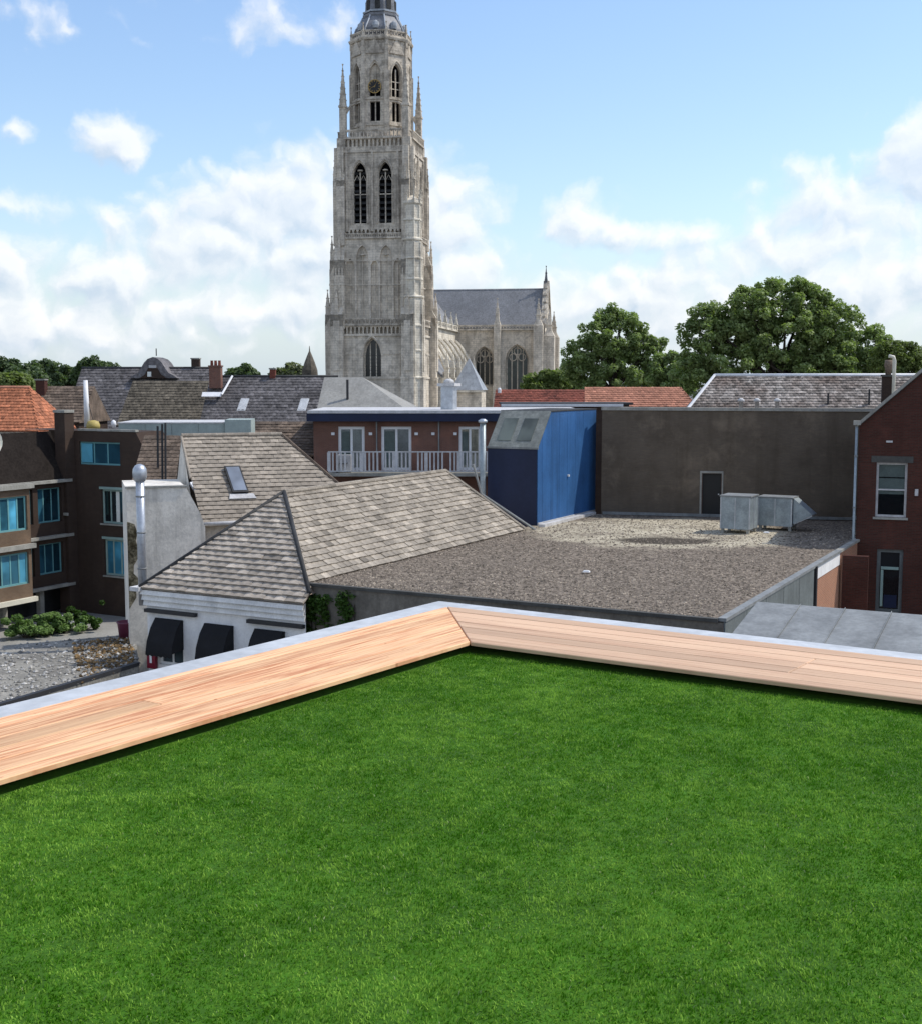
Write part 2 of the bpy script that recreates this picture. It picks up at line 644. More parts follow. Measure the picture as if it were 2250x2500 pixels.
M['stone'] = stone_mat('weathered_limestone', (.82, .73, .60), (.74, .66, .54), (.30, .265, .215), .55)
M['stone_up'] = stone_mat('sooty_limestone', (.76, .675, .55), (.67, .595, .485), (.22, .19, .155), .64)
M['stone_pale'] = stone_mat('sunlit_pale_limestone', (.90, .83, .69), (.82, .75, .62), (.34, .30, .24), .45)  # near-white tone stands in for sun on the tower's right side
M['lead'] = mat('lead_slate', (.22, .225, .24), .55, .3, .6, 6, .2, .2, .0, .4, streak=.5)
M['lead_pale'] = mat('pale_lead_sheet', (.42, .45, .48), .5, .2, .6, 6, .12, .1, .2, .4, streak=.4)
M['slate'] = mat('church_slate', (.27, .275, .285), .75, .18, .15, 4, .18, .3, 0, .3, streak=.35)
M['louvre'] = mat('dark_louvre', (.05, .05, .048), .8, .3, 1, 8, .2)
M['void'] = plain('dark_interior', (.006, .006, .007), .9, 0, .05)
M['leadglass'] = glass('leaded_glass', (.035, .045, .05), .25)
M['gold'] = plain('dull_gilt', (.42, .28, .09), .55, .2, .3)
M['black'] = plain('black_paint', (.012, .012, .013), .5)

M['brick_dark'] = brick_mat('dark_red_brick', 20, (.105, .035, .025), (.068, .025, .018), (.07, .045, .036))
M['brick_flat'] = brick_mat('brown_apartment_brick', 28, (.068, .044, .032), (.052, .034, .026), (.07, .052, .042))
M['brick_red'] = brick_mat('red_brown_brick', 0, (.22, .095, .065), (.17, .075, .055), (.19, .14, .115))
M['brick_lit'] = brick_mat('orange_brick', 27.5, (.46, .18, .095), (.38, .145, .08), (.40, .30, .22), dirt=.15)
M['brick_wall'] = brick_mat('grey_brown_brick', 13.4, (.15, .118, .086), (.125, .10, .076), (.13, .108, .085), dirt=.62, bump=.25)
M['render'] = mat('old_lime_render', (.80, .75, .66), .9, .16, .8, 9, .1, .3, streak=.55)
M['render_w'] = mat('white_masonry_paint', (.84, .83, .81), .85, .08, .9, 12, .05, .1, streak=.15)
M['board_w'] = mat('white_weatherboard', (.80, .79, .76), .75, .12, 1.2, 15, .08, .1, streak=.25)
M['cream'] = plain('cream_paint', (.75, .71, .58), .6)
M['white'] = mat('white_paint', (.80, .80, .80), .55, .07, 2, 20, .04)
M['offwhite'] = mat('weathered_white_trim', (.60, .59, .58), .7, .15, 2, 12, .1)
M['zinc'] = mat('zinc_sheet', (.265, .275, .27), .65, .16, 1.2, 8, .1, .05, .1, .3, streak=.3)
M['zinc_pale'] = mat('bright_zinc_edge', (.61, .62, .615), .6, .1, 2.5, 10, .06, .05, .35, .5)
M['galv'] = mat('galvanised_steel', (.33, .38, .40), .45, .2, 2.2, 14, .1, .05, .35, .5)
M['galv_pale'] = mat('bright_steel_pipe', (.50, .53, .57), .38, .15, 3, 16, .08, 0, .6, .5)
M['grey_clad'] = mat('grey_green_sheet_cladding', (.17, .19, .185), .6, .15, .8, 10, .1, .05, streak=.3)
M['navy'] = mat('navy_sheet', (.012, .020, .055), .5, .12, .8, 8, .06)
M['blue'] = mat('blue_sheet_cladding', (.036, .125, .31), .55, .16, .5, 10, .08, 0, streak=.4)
M['greenbox'] = mat('pale_green_fascia', (.36, .42, .39), .7, .1, 1, 10, .06, 0, streak=.2)
M['teal'] = plain('teal_window_paint', (.16, .38, .40), .5)
M['wall_brown'] = mat('stained_cement_wall', (.20, .18, .15), .92, .25, .8, 10, .12, .2, streak=.5)
M['brick_bay'] = brick_mat('sunlit_bay_brick', 28, (.20, .13, .08), (.16, .10, .065), (.2, .16, .12), dirt=.5)  # apartment brick made lighter, for sunlight on the bay
M['palegreen'] = plain('pale_green_paint', (.30, .42, .38), .6)
M['concrete'] = mat('weathered_concrete', (.36, .35, .31), .9, .2, 1.2, 12, .1, .2, streak=.4)
M['concrete_d'] = mat('dark_concrete', (.09, .088, .08), .9, .2, 1.2, 12, .1, .2)
M['asphalt'] = mat('town_ground', (.15, .145, .135), .95, .2, .05, 3, .15)
M['paving'] = mat('grey_paving', (.33, .32, .29), .92, .2, .35, 8, .12, .15)
M['bitumen'] = mat('bitumen_felt', (.05, .05, .05), .9, .25, 1.0, 12, .1)
M['iron'] = plain('dark_iron', (.03, .03, .032), .6)
M['canvas'] = mat('black_awning_canvas', (.012, .012, .014), .85, .2, 2, 20, .1)
M['redsign'] = plain('dark_red_enamel', (.20, .012, .03), .45)
M['glass'] = glass('window_glass')
def clear_glass(name):
    m, x, bs, co = base_mat(name)
    bs.inputs['Base Color'].default_value = (.02, .025, .03, 1)
    bs.inputs['Roughness'].default_value = .05
    tr = x.n('ShaderNodeBsdfTransparent')
    tr.inputs['Color'].default_value = (.85, .9, .9, 1)
    ms = x.n('ShaderNodeMixShader')
    ms.inputs[0].default_value = .3
    out = [q for q in m.node_tree.nodes if q.type == 'OUTPUT_MATERIAL'][0]
    m.node_tree.links.new(tr.outputs[0], ms.inputs[1])
    m.node_tree.links.new(bs.outputs[0], ms.inputs[2])
    m.node_tree.links.new(ms.outputs[0], out.inputs[0])
    return m


M['glass_c'] = clear_glass('clear_window_glass')
M['glass_b'] = glass('bluish_window_glass', (.05, .20, .29), .05)
M['glass_g'] = glass('greenish_window_glass', (.11, .125, .105), .2)
M['curtain'] = mat('net_curtain', (.84, .85, .78), .9, .1, 3, 20, .06)
M['poly'] = mat('dirty_rooflight_sheet', (.24, .25, .22), .5, .2, 2, 9, .15, 0, 0, .5, streak=.4)
M['tile_grey'] = mat('weathered_concrete_tile', (.36, .315, .255), .9, .2, 1.1, 14, .16, .35, isl=.22)
M['tile_front'] = mat('weathered_brightened_tile', (.46, .40, .33), .9, .2, 1.1, 14, .18, .35, isl=.2)  # front slope tiles made lighter to offset how little sun they get
M['tile_back'] = mat('sandy_concrete_tile', (.36, .31, .25), .9, .16, .9, 14, .16, .35, isl=.16)
M['tile_brown'] = mat('mossy_brown_tile', (.16, .12, .09), .9, .35, 1.2, 12, .2, .4, isl=.3)
M['tile_old'] = mat('mottled_old_tile', (.30, .23, .19), .9, .35, .5, 5, .3, .4, col2=(.42, .38, .34), isl=.45)
M['tile_red'] = mat('orange_clay_tile', (.46, .17, .085), .85, .22, .8, 8, .2, .3, isl=.25)
M['tile_salmon'] = mat('faded_clay_tile', (.44, .20, .13), .85, .15, .8, 8, .14, .3, isl=.15)
M['tile_dred'] = mat('dark_clay_tile', (.24, .075, .05), .85, .25, .8, 8, .2, .3, isl=.25)
M['tile_slate'] = mat('grey_slate_tile', (.15, .14, .14), .8, .3, .4, 4, .25, .35, isl=.3)
M['tile_moss'] = mat('mossy_slate_tile', (.14, .12, .09), .9, .35, .4, 4, .25, .35, isl=.3)
M['ridge_d'] = mat('dark_ridge_lead', (.045, .045, .045), .7, .25, 2, 10, .1)
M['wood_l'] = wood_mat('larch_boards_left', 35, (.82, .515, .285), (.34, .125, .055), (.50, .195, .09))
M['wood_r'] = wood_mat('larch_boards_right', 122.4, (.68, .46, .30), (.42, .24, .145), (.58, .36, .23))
M['underwood'] = plain('shaded_batten', (.05, .035, .025), .9)
M['bark'] = mat('tree_bark', (.07, .055, .042), .95, .3, 2, 14, .2, .4)
M['leaf'] = foliage('tree_leaves', (.17, .22, .085), (.38, .46, .19))
M['leaf_y'] = foliage('yellow_green_leaves', (.12, .16, .045), (.26, .31, .11))  # yellower leaf colour for the yellow green trees
M['leaf_far'] = foliage('far_tree_leaves', (.07, .11, .05), (.16, .21, .10))
M['leaf_pale'] = foliage('pale_tree_leaves', (.12, .14, .07), (.25, .27, .15))
M['ivy'] = foliage('ivy_leaves', (.03, .07, .012), (.09, .17, .03))
M['shrub'] = foliage('shrub_leaves', (.09, .17, .04), (.28, .40, .14))


# ------------------------------------------------------------------ ground
def sheet(name, pts, m, kind='structure', parent=None):
    o = MB().poly(pts).build(name, m, parent)
    if kind:
        o['kind'] = kind
    return o


sheet('ground', [(-3000, -500, 0), (3000, -500, 0), (3000, 5000, 0), (-3000, 5000, 0)], M['asphalt'])
sheet('courtyard_paving', [(-34, 36, .004), (-6, 36, .004), (-6, 76, .004), (-34, 76, .004)], M['paving'])

# ------------------------------------------------------------------ the roof we stand on
LAWN = CAMZ - 1.48 - .068
TOP = CAMZ - 1.48                     # top of the timber capping
IC = Vector((0.062, 7.059, 0))        # inner corner of the timber
AL = Vector((math.sin(R(35)), math.cos(R(35)), 0))          # left edge runs away along this
BR = Vector((math.sin(R(122.4)), math.cos(R(122.4)), 0))    # right edge comes back along this
NL = Vector((-AL.y, AL.x, 0))         # outwards, left
NR = Vector((-BR.y, BR.x, 0))
if NR.y < 0:
    NR = -NR


def corner(d_l, d_r, z):
    """point at distance d_l outside the left edge and d_r outside the right edge"""
    det = NL.x * NR.y - NL.y * NR.x
    x = (d_l * NR.y - NL.y * d_r) / det
    y = (NL.x * d_r - d_l * NR.x) / det
    return Vector((IC.x + x, IC.y + y, z))


WL, WR = 0.82, 0.94
LEN = 13.0

terr = thing('roof_terrace_building', 'flat roofed brick building that carries the lawn in the foreground', 'building', (0, 0, 0))
c0 = corner(WL + .02, WR + .02, 0)
pl = [c0, c0 - AL * LEN, c0 - AL * LEN + BR * LEN, c0 + BR * LEN]
m = MB()
m.prism([Vector((p.x, p.y, 0)) for p in pl], (0, 0, LAWN - .10))
m.build('wall', M['brick_dark'], terr)
m = MB()
for (a, b, nn) in ((c0, c0 - AL * LEN, NL), (c0, c0 + BR * LEN, NR)):
    q = [a - nn * .45, b - nn * .45, b, a]
    m.prism([Vector((p.x, p.y, LAWN - .10)) for p in q], (0, 0, TOP - .024 - LAWN + .10 - .004))
m.build('parapet', M['underwood'], terr)

# grass on the roof
c1 = corner(.30, .30, LAWN)
sheet('lawn', [c1 - AL * LEN, c1 - AL * LEN + BR * LEN, c1 + BR * LEN, c1][::-1], mat('turf_base', (.05, .15, .004), .95, .2, 3, 40, .2))


def grass():
    rs = np.random.RandomState(5)
    N = 900000
    y = 1.2 + (7.9 - 1.2) * rs.rand(N) ** .8
    x = (rs.rand(N) * 2 - 1) * (.363 * y + 1.3)
    p = np.stack([x, y], 1)
    rel = p - np.array([IC.x, IC.y])
    ins = (rel @ np.array([NL.x, NL.y]) < .06) & (rel @ np.array([NR.x, NR.y]) < .06)
    p = p[ins]
    n = len(p)

    def blob(freqs, seed):
        r = np.random.RandomState(seed)
        out = np.zeros(n)
        for fq, am in freqs:
            for _ in range(5):
                a = r.rand() * 6.283
                k = fq * (.6 + .8 * r.rand())
                out += am * np.sin((p[:, 0] * np.cos(a) + p[:, 1] * np.sin(a)) * k + r.rand() * 6.283)
        return out / 5

    def grid(cell, seed):
        """smooth random field with bumps of the given size in metres"""
        r = np.random.RandomState(seed)
        g = r.rand(int(16 / cell) + 3, int(12 / cell) + 3)
        gx, gy = (p[:, 0] + 8) / cell, (p[:, 1] + 1) / cell
        ix, iy = gx.astype(int), gy.astype(int)
        fx, fy = gx - ix, gy - iy
        fx, fy = fx * fx * (3 - 2 * fx), fy * fy * (3 - 2 * fy)
        return (g[ix, iy] * (1 - fx) + g[ix + 1, iy] * fx) * (1 - fy) + (g[ix, iy + 1] * (1 - fx) + g[ix + 1, iy + 1] * fx) * fy - .5
    lean_a = 5.0 * grid(.11, 1) + 3.0 * grid(.35, 2) + rs.randn(n) * 1.3
    lean = np.clip(.28 + .38 * np.abs(rs.randn(n)) + .5 * grid(.07, 3), .02, 1.3)
    h = (.0075 + .006 * rs.rand(n)) * (1 + .5 * grid(.05, 4) + .3 * grid(.16, 5))
    wd = .0013 + .0011 * rs.rand(n)
    face = rs.rand(n) * 6.283
    wx, wy = np.cos(face) * wd, np.sin(face) * wd
    lx, ly = np.cos(lean_a) * np.sin(lean), np.sin(lean_a) * np.sin(lean)
    lz = np.cos(lean)
    z0 = LAWN - .002
    V = np.zeros((n, 5, 3), np.float32)
    V[:, 0] = np.stack([p[:, 0] - wx, p[:, 1] - wy, np.full(n, z0)], 1)
    V[:, 1] = np.stack([p[:, 0] + wx, p[:, 1] + wy, np.full(n, z0)], 1)
    mx, my, mz = p[:, 0] + lx * h * .45, p[:, 1] + ly * h * .45, z0 + h * .62
    V[:, 2] = np.stack([mx + wx * .8, my + wy * .8, mz], 1)
    V[:, 3] = np.stack([mx - wx * .8, my - wy * .8, mz], 1)
    V[:, 4] = np.stack([p[:, 0] + lx * h * 1.15, p[:, 1] + ly * h * 1.15, z0 + h * (.62 + .38 * lz)], 1)
    base = (np.arange(n) * 5)[:, None]
    quads = base + np.array([[0, 1, 2, 3]])
    tris = base + np.array([[3, 2, 4]])
    me = bpy.data.meshes.new('grass')
    me.vertices.add(n * 5)
    me.vertices.foreach_set('co', V.reshape(-1))
    li = np.concatenate([quads.reshape(-1), tris.reshape(-1)]).astype(np.int32)
    me.loops.add(len(li))
    me.loops.foreach_set('vertex_index', li)
    me.polygons.add(2 * n)
    ls = np.concatenate([np.arange(n) * 4, 4 * n + np.arange(n) * 3]).astype(np.int32)
    me.polygons.foreach_set('loop_start', ls)
    me.update(calc_edges=True)
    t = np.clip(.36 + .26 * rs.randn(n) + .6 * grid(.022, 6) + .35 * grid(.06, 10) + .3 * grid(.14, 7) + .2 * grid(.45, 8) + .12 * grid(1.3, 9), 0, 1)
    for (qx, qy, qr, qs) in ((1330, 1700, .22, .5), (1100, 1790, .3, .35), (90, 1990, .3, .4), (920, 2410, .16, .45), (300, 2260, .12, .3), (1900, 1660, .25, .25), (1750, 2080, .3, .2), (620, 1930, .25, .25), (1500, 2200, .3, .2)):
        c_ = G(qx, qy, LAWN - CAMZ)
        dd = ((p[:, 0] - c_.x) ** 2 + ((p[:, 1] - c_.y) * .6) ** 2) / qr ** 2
        t = t + qs * np.exp(-dd) * (.7 + 1.2 * grid(.05, 12))  # paler sheen patches put into the blade tint at set spots
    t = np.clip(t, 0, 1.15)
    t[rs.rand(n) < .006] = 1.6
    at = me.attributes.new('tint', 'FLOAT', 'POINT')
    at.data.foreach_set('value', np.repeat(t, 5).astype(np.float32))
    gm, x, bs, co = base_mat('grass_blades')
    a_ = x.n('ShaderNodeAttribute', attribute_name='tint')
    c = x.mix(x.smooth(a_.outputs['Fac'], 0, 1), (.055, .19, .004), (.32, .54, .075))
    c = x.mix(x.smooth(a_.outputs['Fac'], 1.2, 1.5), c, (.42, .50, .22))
    x.put(bs.inputs['Base Color'], c)
    bs.inputs['Roughness'].default_value = .7
    bs.inputs['Specular IOR Level'].default_value = .1
    tr = x.n('ShaderNodeBsdfTranslucent')
    x.put(tr.inputs['Color'], c)
    ms = x.n('ShaderNodeMixShader')
    ms.inputs[0].default_value = .42
    out = [q for q in gm.node_tree.nodes if q.type == 'OUTPUT_MATERIAL'][0]
    gm.node_tree.links.new(bs.outputs[0], ms.inputs[1])
    gm.node_tree.links.new(tr.outputs[0], ms.inputs[2])
    gm.node_tree.links.new(ms.outputs[0], out.inputs[0])
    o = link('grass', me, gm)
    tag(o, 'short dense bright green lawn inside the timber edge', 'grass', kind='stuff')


grass()

# timber capping: every board a piece of its own, mitred at the corner
BT = .022


def board(parent, pts, m_):
    pts = [Vector(p) for p in pts]
    bm = MB()
    i = [Vector((p.x, p.y, TOP + (rnd.random() - .5) * .003)) for p in pts]
    ch = .004
    c = sum(i, Vector()) / 4
    bm.prism([p - Vector((0, 0, ch)) for p in i], (0, 0, -(BT - ch)))
    # eased top edge
    k = len(bm.v)
    ins = []
    for q in i:
        ins.append(q)
    n = 4
    top = []
    for j in range(n):
        a, b, d = i[j - 1], i[j], i[(j + 1) % n]
        e1 = (a - b).normalized()
        e2 = (d - b).normalized()
        s_ = abs(e1.cross(e2).z)
        top.append(b + (e1 + e2) * (ch / max(.3, s_)))
    low = [p - Vector((0, 0, ch)) for p in i]
    bm.f.pop(0)
    for j in range(n):
        bm.poly([low[j], low[(j + 1) % n], top[(j + 1) % n], top[j]])
    bm.poly(top)
    return bm.build('board', m_, parent)


benchL = thing('timber_capping', 'left run of bright sunlit orange larch boards capping the lawn parapet', 'timber edge', (IC - AL * 2 + NL * .4 + Vector((0, 0, TOP - BT))))
benchR = thing('timber_capping', 'right run of paler tan larch boards capping the lawn parapet', 'timber edge', (IC + BR * 2 + NR * .4 + Vector((0, 0, TOP - BT))))
NBL, NBR = 6, 7
gap = .008
for i in range(NBL):
    d0, d1 = WL * i / NBL + (gap / 2 if i > 0 else .055), WL * (i + 1) / NBL - gap / 2
    r0, r1 = d0 / WL * WR, d1 / WL * WR
    cuts = [0.0, rnd.uniform(2.6, 5.2), LEN - 1] if i % 2 else [0.0, LEN - 1]
    cuts = [0.0, [9.2, 3.1, 6.4, 1.9, 8.0, 4.6][i], LEN - 1.0]
    for a, b in zip(cuts[:-1], cuts[1:]):
        p0, p1 = corner(d0, r0, 0), corner(d1, r1, 0)
        if a == 0:
            s0, s1 = p0 - AL * .004, p1 - AL * .004
        else:
            s0, s1 = corner(d0, 0, 0) - AL * (a + .002), corner(d1, 0, 0) - AL * (a + .002)
        t0, t1 = corner(d0, 0, 0) - AL * (b - .002), corner(d1, 0, 0) - AL * (b - .002)
        board(benchL, [t0, s0, s1, t1], M['wood_l'])
for i in range(NBR):
    d0, d1 = WR * i / NBR + (gap / 2 if i > 0 else .055), WR * (i + 1) / NBR - gap / 2
    l0, l1 = d0 / WR * WL, d1 / WR * WL
    cuts = [0.0, [6.0, 7.5, 1.72, 1.72, 1.72, 8.2, 5.4][i], LEN - 1.0]
    for a, b in zip(cuts[:-1], cuts[1:]):
        if a == 0:
            s0, s1 = corner(l0, d0, 0) + BR * .004, corner(l1, d1, 0) + BR * .004
        else:
            s0, s1 = corner(0, d0, 0) + BR * (a + .002), corner(0, d1, 0) + BR * (a + .002)
        t0, t1 = corner(0, d0, 0) + BR * (b - .002), corner(0, d1, 0) + BR * (b - .002)
        board(benchR, [s0, t0, t1, s1], M['wood_r'])
# zinc edge trim outside the boards
for (nm, lab, par) in (('zinc_edge_trim', 'pale zinc flashing along the outside of the left timber boards', 0), ('zinc_edge_trim', 'pale zinc flashing along the outside of the right timber boards', 1)):
    a0, a1 = corner(WL + .012, WR + .012, TOP - .012), corner(WL + .21, WR + .21, TOP - .014)
    if par == 0:
        far0, far1 = a0 - AL * LEN, a1 - AL * LEN
        q = [far0, a0, a1, far1]
        nn = NL
    else:
        far0, far1 = a0 + BR * LEN, a1 + BR * LEN
        q = [a0, far0, far1, a1]
        nn = NR
    m = MB().slab(q, .012)
    lo = [q[3] - Vector((0, 0, .013)), q[2] - Vector((0, 0, .013)), q[2] - Vector((0, 0, .16)), q[3] - Vector((0, 0, .16))]
    m.prism(lo, -nn * .01)
    tag(m.build(nm, M['zinc_pale']), lab, 'flashing', 'zinc flashings round the lawn roof')


# ------------------------------------------------------------------ roofs made of tiles
TILE = {}


def tile_mesh(key, m_):
    if key not in TILE:
        b = MB()
        # unit tile: x 0..1, y 0..1 up the slope, slight crown and a thick lower edge
        v = [(0.01, 0, 0), (.5, 0, .0), (.99, 0, 0), (.99, 1.12, -.6), (.5, 1.12, -.6), (0.01, 1.12, -.6)]
        t = [(0.01, 0, .85), (.5, 0, 1.12), (.99, 0, .85), (.99, 1.12, .05), (.5, 1.12, .2), (0.01, 1.12, .05)]
        b.v = v + t
        b.f = [(6, 7, 10, 11), (7, 8, 9, 10), (0, 1, 7, 6), (1, 2, 8, 7), (2, 3, 9, 8), (5, 0, 6, 11), (0, 5, 4, 1), (1, 4, 3, 2)]
        me = bpy.data.meshes.new('tile')
        me.from_pydata(b.v, [], b.f)
        me.materials.append(m_)
        TILE[key] = (me, b)
    return TILE[key]


def tiles(parent, e0, e1, r0, r1, row, col, key, m_, limit, thick=.03, seed=1, stagger=.5, jit=1.0, xmax=None):
    """lay tiles on the facet eave e0-e1, ridge r0-r1; the 'limit' nearest to the eye are objects, the rest one mesh"""
    rs = random.Random(seed)
    e0, e1, r0, r1 = map(Vector, (e0, e1, r0, r1))
    n = (e1 - e0).cross((r0 + r1) / 2 - e0).normalized()
    if n.z < 0:
        n = -n
    xa = (e1 - e0).normalized()
    ya = n.cross(xa)
    if ya.z < 0:
        ya = -ya
    S = max((r0 - e0).dot(ya), (r1 - e0).dot(ya))
    rows = max(1, int(round(S / row)))
    rh = S / rows
    me, b = tile_mesh(key, m_)
    items = []

    def xat(y, p, q):
        d = (q - p)
        k = min(1, max(0, y / max(1e-6, d.dot(ya))))
        return (p + d * k - e0).dot(xa)
    for i in range(rows):
        y = i * rh
        xl = max(xat(y, e0, r0), xat(y + rh * .5, e0, r0)) if True else 0
        xr = min(xat(y, e1, r1), xat(y + rh * .5, e1, r1))
        xl = xat(y + rh * .4, e0, r0)
        xr = xat(y + rh * .4, e1, r1)
        if xmax is not None:
            xr = min(xr, xmax)
        x = math.floor(xl / col) * col - (stagger * col if i % 2 else 0)
        while x < xr:
            a, c = max(x, xl), min(x + col, xr)
            if c - a > .03:
                z = (rs.random() - .5) * thick * .35 * jit
                tl = (rs.random() - .5) * .05 * jit
                org = e0 + xa * a + ya * (y + (rs.random() - .5) * .012 * jit) + n * z
                items.append((org, c - a, tl))
            x += col
    items.sort(key=lambda t: t[0].length)
    base = LOC[parent.name]
    rot = Matrix((xa, ya, n)).transposed()
    rest = MB()
    for k, (org, wd, tl) in enumerate(items):
        mt = rot @ Matrix.Rotation(tl, 3, 'Y')
        if k < limit:
            o = bpy.data.objects.new('tile', me)
            COL.objects.link(o)
            o.parent = parent
            o.matrix_local = Matrix.Translation(org - base) @ (mt @ Matrix.Diagonal((wd, rh, thick))).to_4x4()
        else:
            i0 = len(rest.v)
            mm = mt @ Matrix.Diagonal((wd, rh, thick))
            rest.v += [tuple(org + mm @ Vector(q)) for q in b.v]
            rest.f += [tuple(i0 + q for q in f) for f in b.f]
    if rest.v:
        rest.build('tiles', m_, parent, kind='stuff')
    return len(items)


def ridge_caps(parent, a, b, m_, step=.38, r=.11, limit=99):
    """row of half round ridge tiles, each a piece"""
    a, b = Vector(a), Vector(b)
    n = max(1, int((b - a).length / step))
    d = (b - a) / n
    me = None
    for k in range(n):
        if me is None:
            q = MB().tube([Vector((0, 0, 0)), d * 1.06], r, 8, r * .93)
            me = bpy.data.meshes.new('ridge_tile')
            me.from_pydata(q.v, [], q.f)
            me.materials.append(m_)
        o = bpy.data.objects.new('ridge_tile', me)
        COL.objects.link(o)
        o.parent = parent
        o.location = a + d * k - LOC[parent.name]


def facet(parent, pts, m_, t=.08, name='roof'):
    return MB().slab(pts, t).build(name, m_, parent)

# ------------------------------------------------------------------ gravel roofed building
RZ = CAMZ - 6.5
GF = Fr(-4.85, 40.3, 27.5)
gb = thing('gravel_roof_building', 'low building with wide brown grey gravel flat roof beyond the timber corner', 'building', GF(6.5, 10, 0))
GP = [GF(-.2, 0, 0), GF(13.5, 0, 0), GF(13.5, 27.0, 0), GF(.35, 24.6, 0), GF(-.2, 16, 0)]
m = MB()
wall(m, GF, -.2, 13.5, 0, RZ - .05)
m.build('wall', M['wall_brown'], gb)
SF = Fr(GF(13.5, 0, 0).x, GF(13.5, 0, 0).y, 27.5 - 90)     # right flank: u runs away, outside faces right
m = MB()
wall(m, SF, 0, 27, 0, RZ - .05)
m.build('flank_wall', M['brick_lit'], gb)
m = MB().box(SF, 11.44, 15.9, -.03, -.002, RZ - .5, RZ - .025)
m.build('render_band', M['render_w'], gb)
for k in range(5):
    MB().box(SF, .02 + k * 2.24, 2.22 + k * 2.24, -.06, -.003, RZ - 3.6, RZ - .04).build('cladding_panel', M['grey_clad'], gb)
MB().box(SF, 11.24, 11.42, -.14, -.004, RZ - 3.8, RZ + .03).build('post', M['iron'], gb)
MB().box(SF, 0.0, 15.9, -.09, .14, RZ - .02, RZ + .075).build('flank_coping', M['zinc'], gb)
MB().box(SF, 15.9, 26.5, -.09, .14, RZ - .02, RZ + .075).build('flank_coping', M['concrete'], gb)
MB().box(GF, -.2, 13.36, -.06, .12, RZ - .05, RZ + .05).build('front_coping', M['concrete_d'], gb)


def gravel_mat():
    m, x, bs, co = base_mat('gravel_roofing')
    at = x.n('ShaderNodeAttribute', attribute_name='tint')
    n1 = x.noise(co, 55, 3, .8)
    vor = x.n('ShaderNodeTexVoronoi')
    x.put(vor.inputs['Vector'], co)
    vor.inputs['Scale'].default_value = 11
    c = x.mix(x.smooth(vor.outputs['Color'], .2, .85), (.115, .093, .072), (.36, .30, .235))
    c = x.mix(x.smooth(n1, .35, .7, 0, .7), c, (.062, .05, .04))
    px, py, pz = x.sep(co)
    wn = x.noise(co, .5, 4, .6)
    big = x.noise(co, .22, 4, .6)
    # pale dusty bank and silty puddle at the far end (metres from the building's base point)
    ux, uy = GF.uu.x, GF.uu.y
    vx, vy = GF.vv.x, GF.vv.y
    uu = x.m('ADD', x.m('MULTIPLY', px, ux), x.m('MULTIPLY', py, uy))
    vv = x.m('ADD', x.m('MULTIPLY', px, vx), x.m('MULTIPLY', py, vy))
    wq = x.m('MULTIPLY', x.m('SUBTRACT', wn, .5), 4.0)
    gx, gy = GF(6.5, 10, 0).x, GF(6.5, 10, 0).y
    pyw = x.m('ADD', py, wq)
    e1 = x.vm('LENGTH', x.comb(x.m('MULTIPLY', x.m('SUBTRACT', px, 8.5 - gx), 1 / 6.0), x.m('MULTIPLY', x.m('SUBTRACT', pyw, 54.6 - gy), 1 / 6.0), 0))
    pale = x.smooth(e1, .8, 1.05, 1, 0)
    pc = x.mix(x.smooth(x.noise(co, 3.0, 5, .7), .3, .7), (.36, .31, .22), (.70, .63, .48))
    pc = x.mix(x.smooth(n1, .4, .7, 0, .5), pc, (.13, .11, .08))
    c = x.mix(x.m('MULTIPLY', pale, x.smooth(wn, .28, .5, .35, 1)), c, pc)
    e2 = x.vm('LENGTH', x.comb(x.m('MULTIPLY', x.m('SUBTRACT', px, 8.4 - gx), 1 / 2.5), x.m('MULTIPLY', x.m('SUBTRACT', x.m('ADD', py, x.m('MULTIPLY', wq, .3)), 51.6 - gy), 1 / 1.3), 0))
    c = x.mix(x.smooth(e2, .6, 1.05, 1, 0), c, (.055, .046, .034))
    c = x.mix(x.smooth(big, .45, .7, 0, .35), c, sc((.21, .175, .14), .7))
    x.put(bs.inputs['Base Color'], c)
    bs.inputs['Roughness'].default_value = .95
    bs.inputs['Specular IOR Level'].default_value = .15
    bn = x.n('ShaderNodeBump')
    bn.inputs['Strength'].default_value = .9
    bn.inputs['Distance'].default_value = .04
    x.put(bn.inputs['Height'], vor.outputs['Distance'])
    x.put(bs.inputs['Normal'], bn.outputs[0])
    return m


M['gravel'] = gravel_mat()
m = MB()
NU, NV = 34, 62
rs = np.random.RandomState(2)
ph = rs.rand(12, 4)
def gz(u, v):
    h = 0
    for q in ph:
        h += math.sin(u * (q[0] * 1.6 + .2) + v * (q[1] * 1.2 - .6) + q[2] * 6.28) * .006 * (.4 + q[3])
    return h
def glim(u):
    return 24.6 + (u - .35) / 13.15 * 2.9
for j in range(NV + 1):
    for i in range(NU + 1):
        u = -.6 + (13.36 + .6) * i / NU
        v = .12 + (glim(u) - .12) * j / NV
        m.v.append(tuple(GF(u, v, RZ + gz(u, v))))
for j in range(NV):
    for i in range(NU):
        a = j * (NU + 1) + i
        m.f.append((a, a + 1, a + NU + 2, a + NU + 1))
m.build('gravel_bed', M['gravel'], gb)


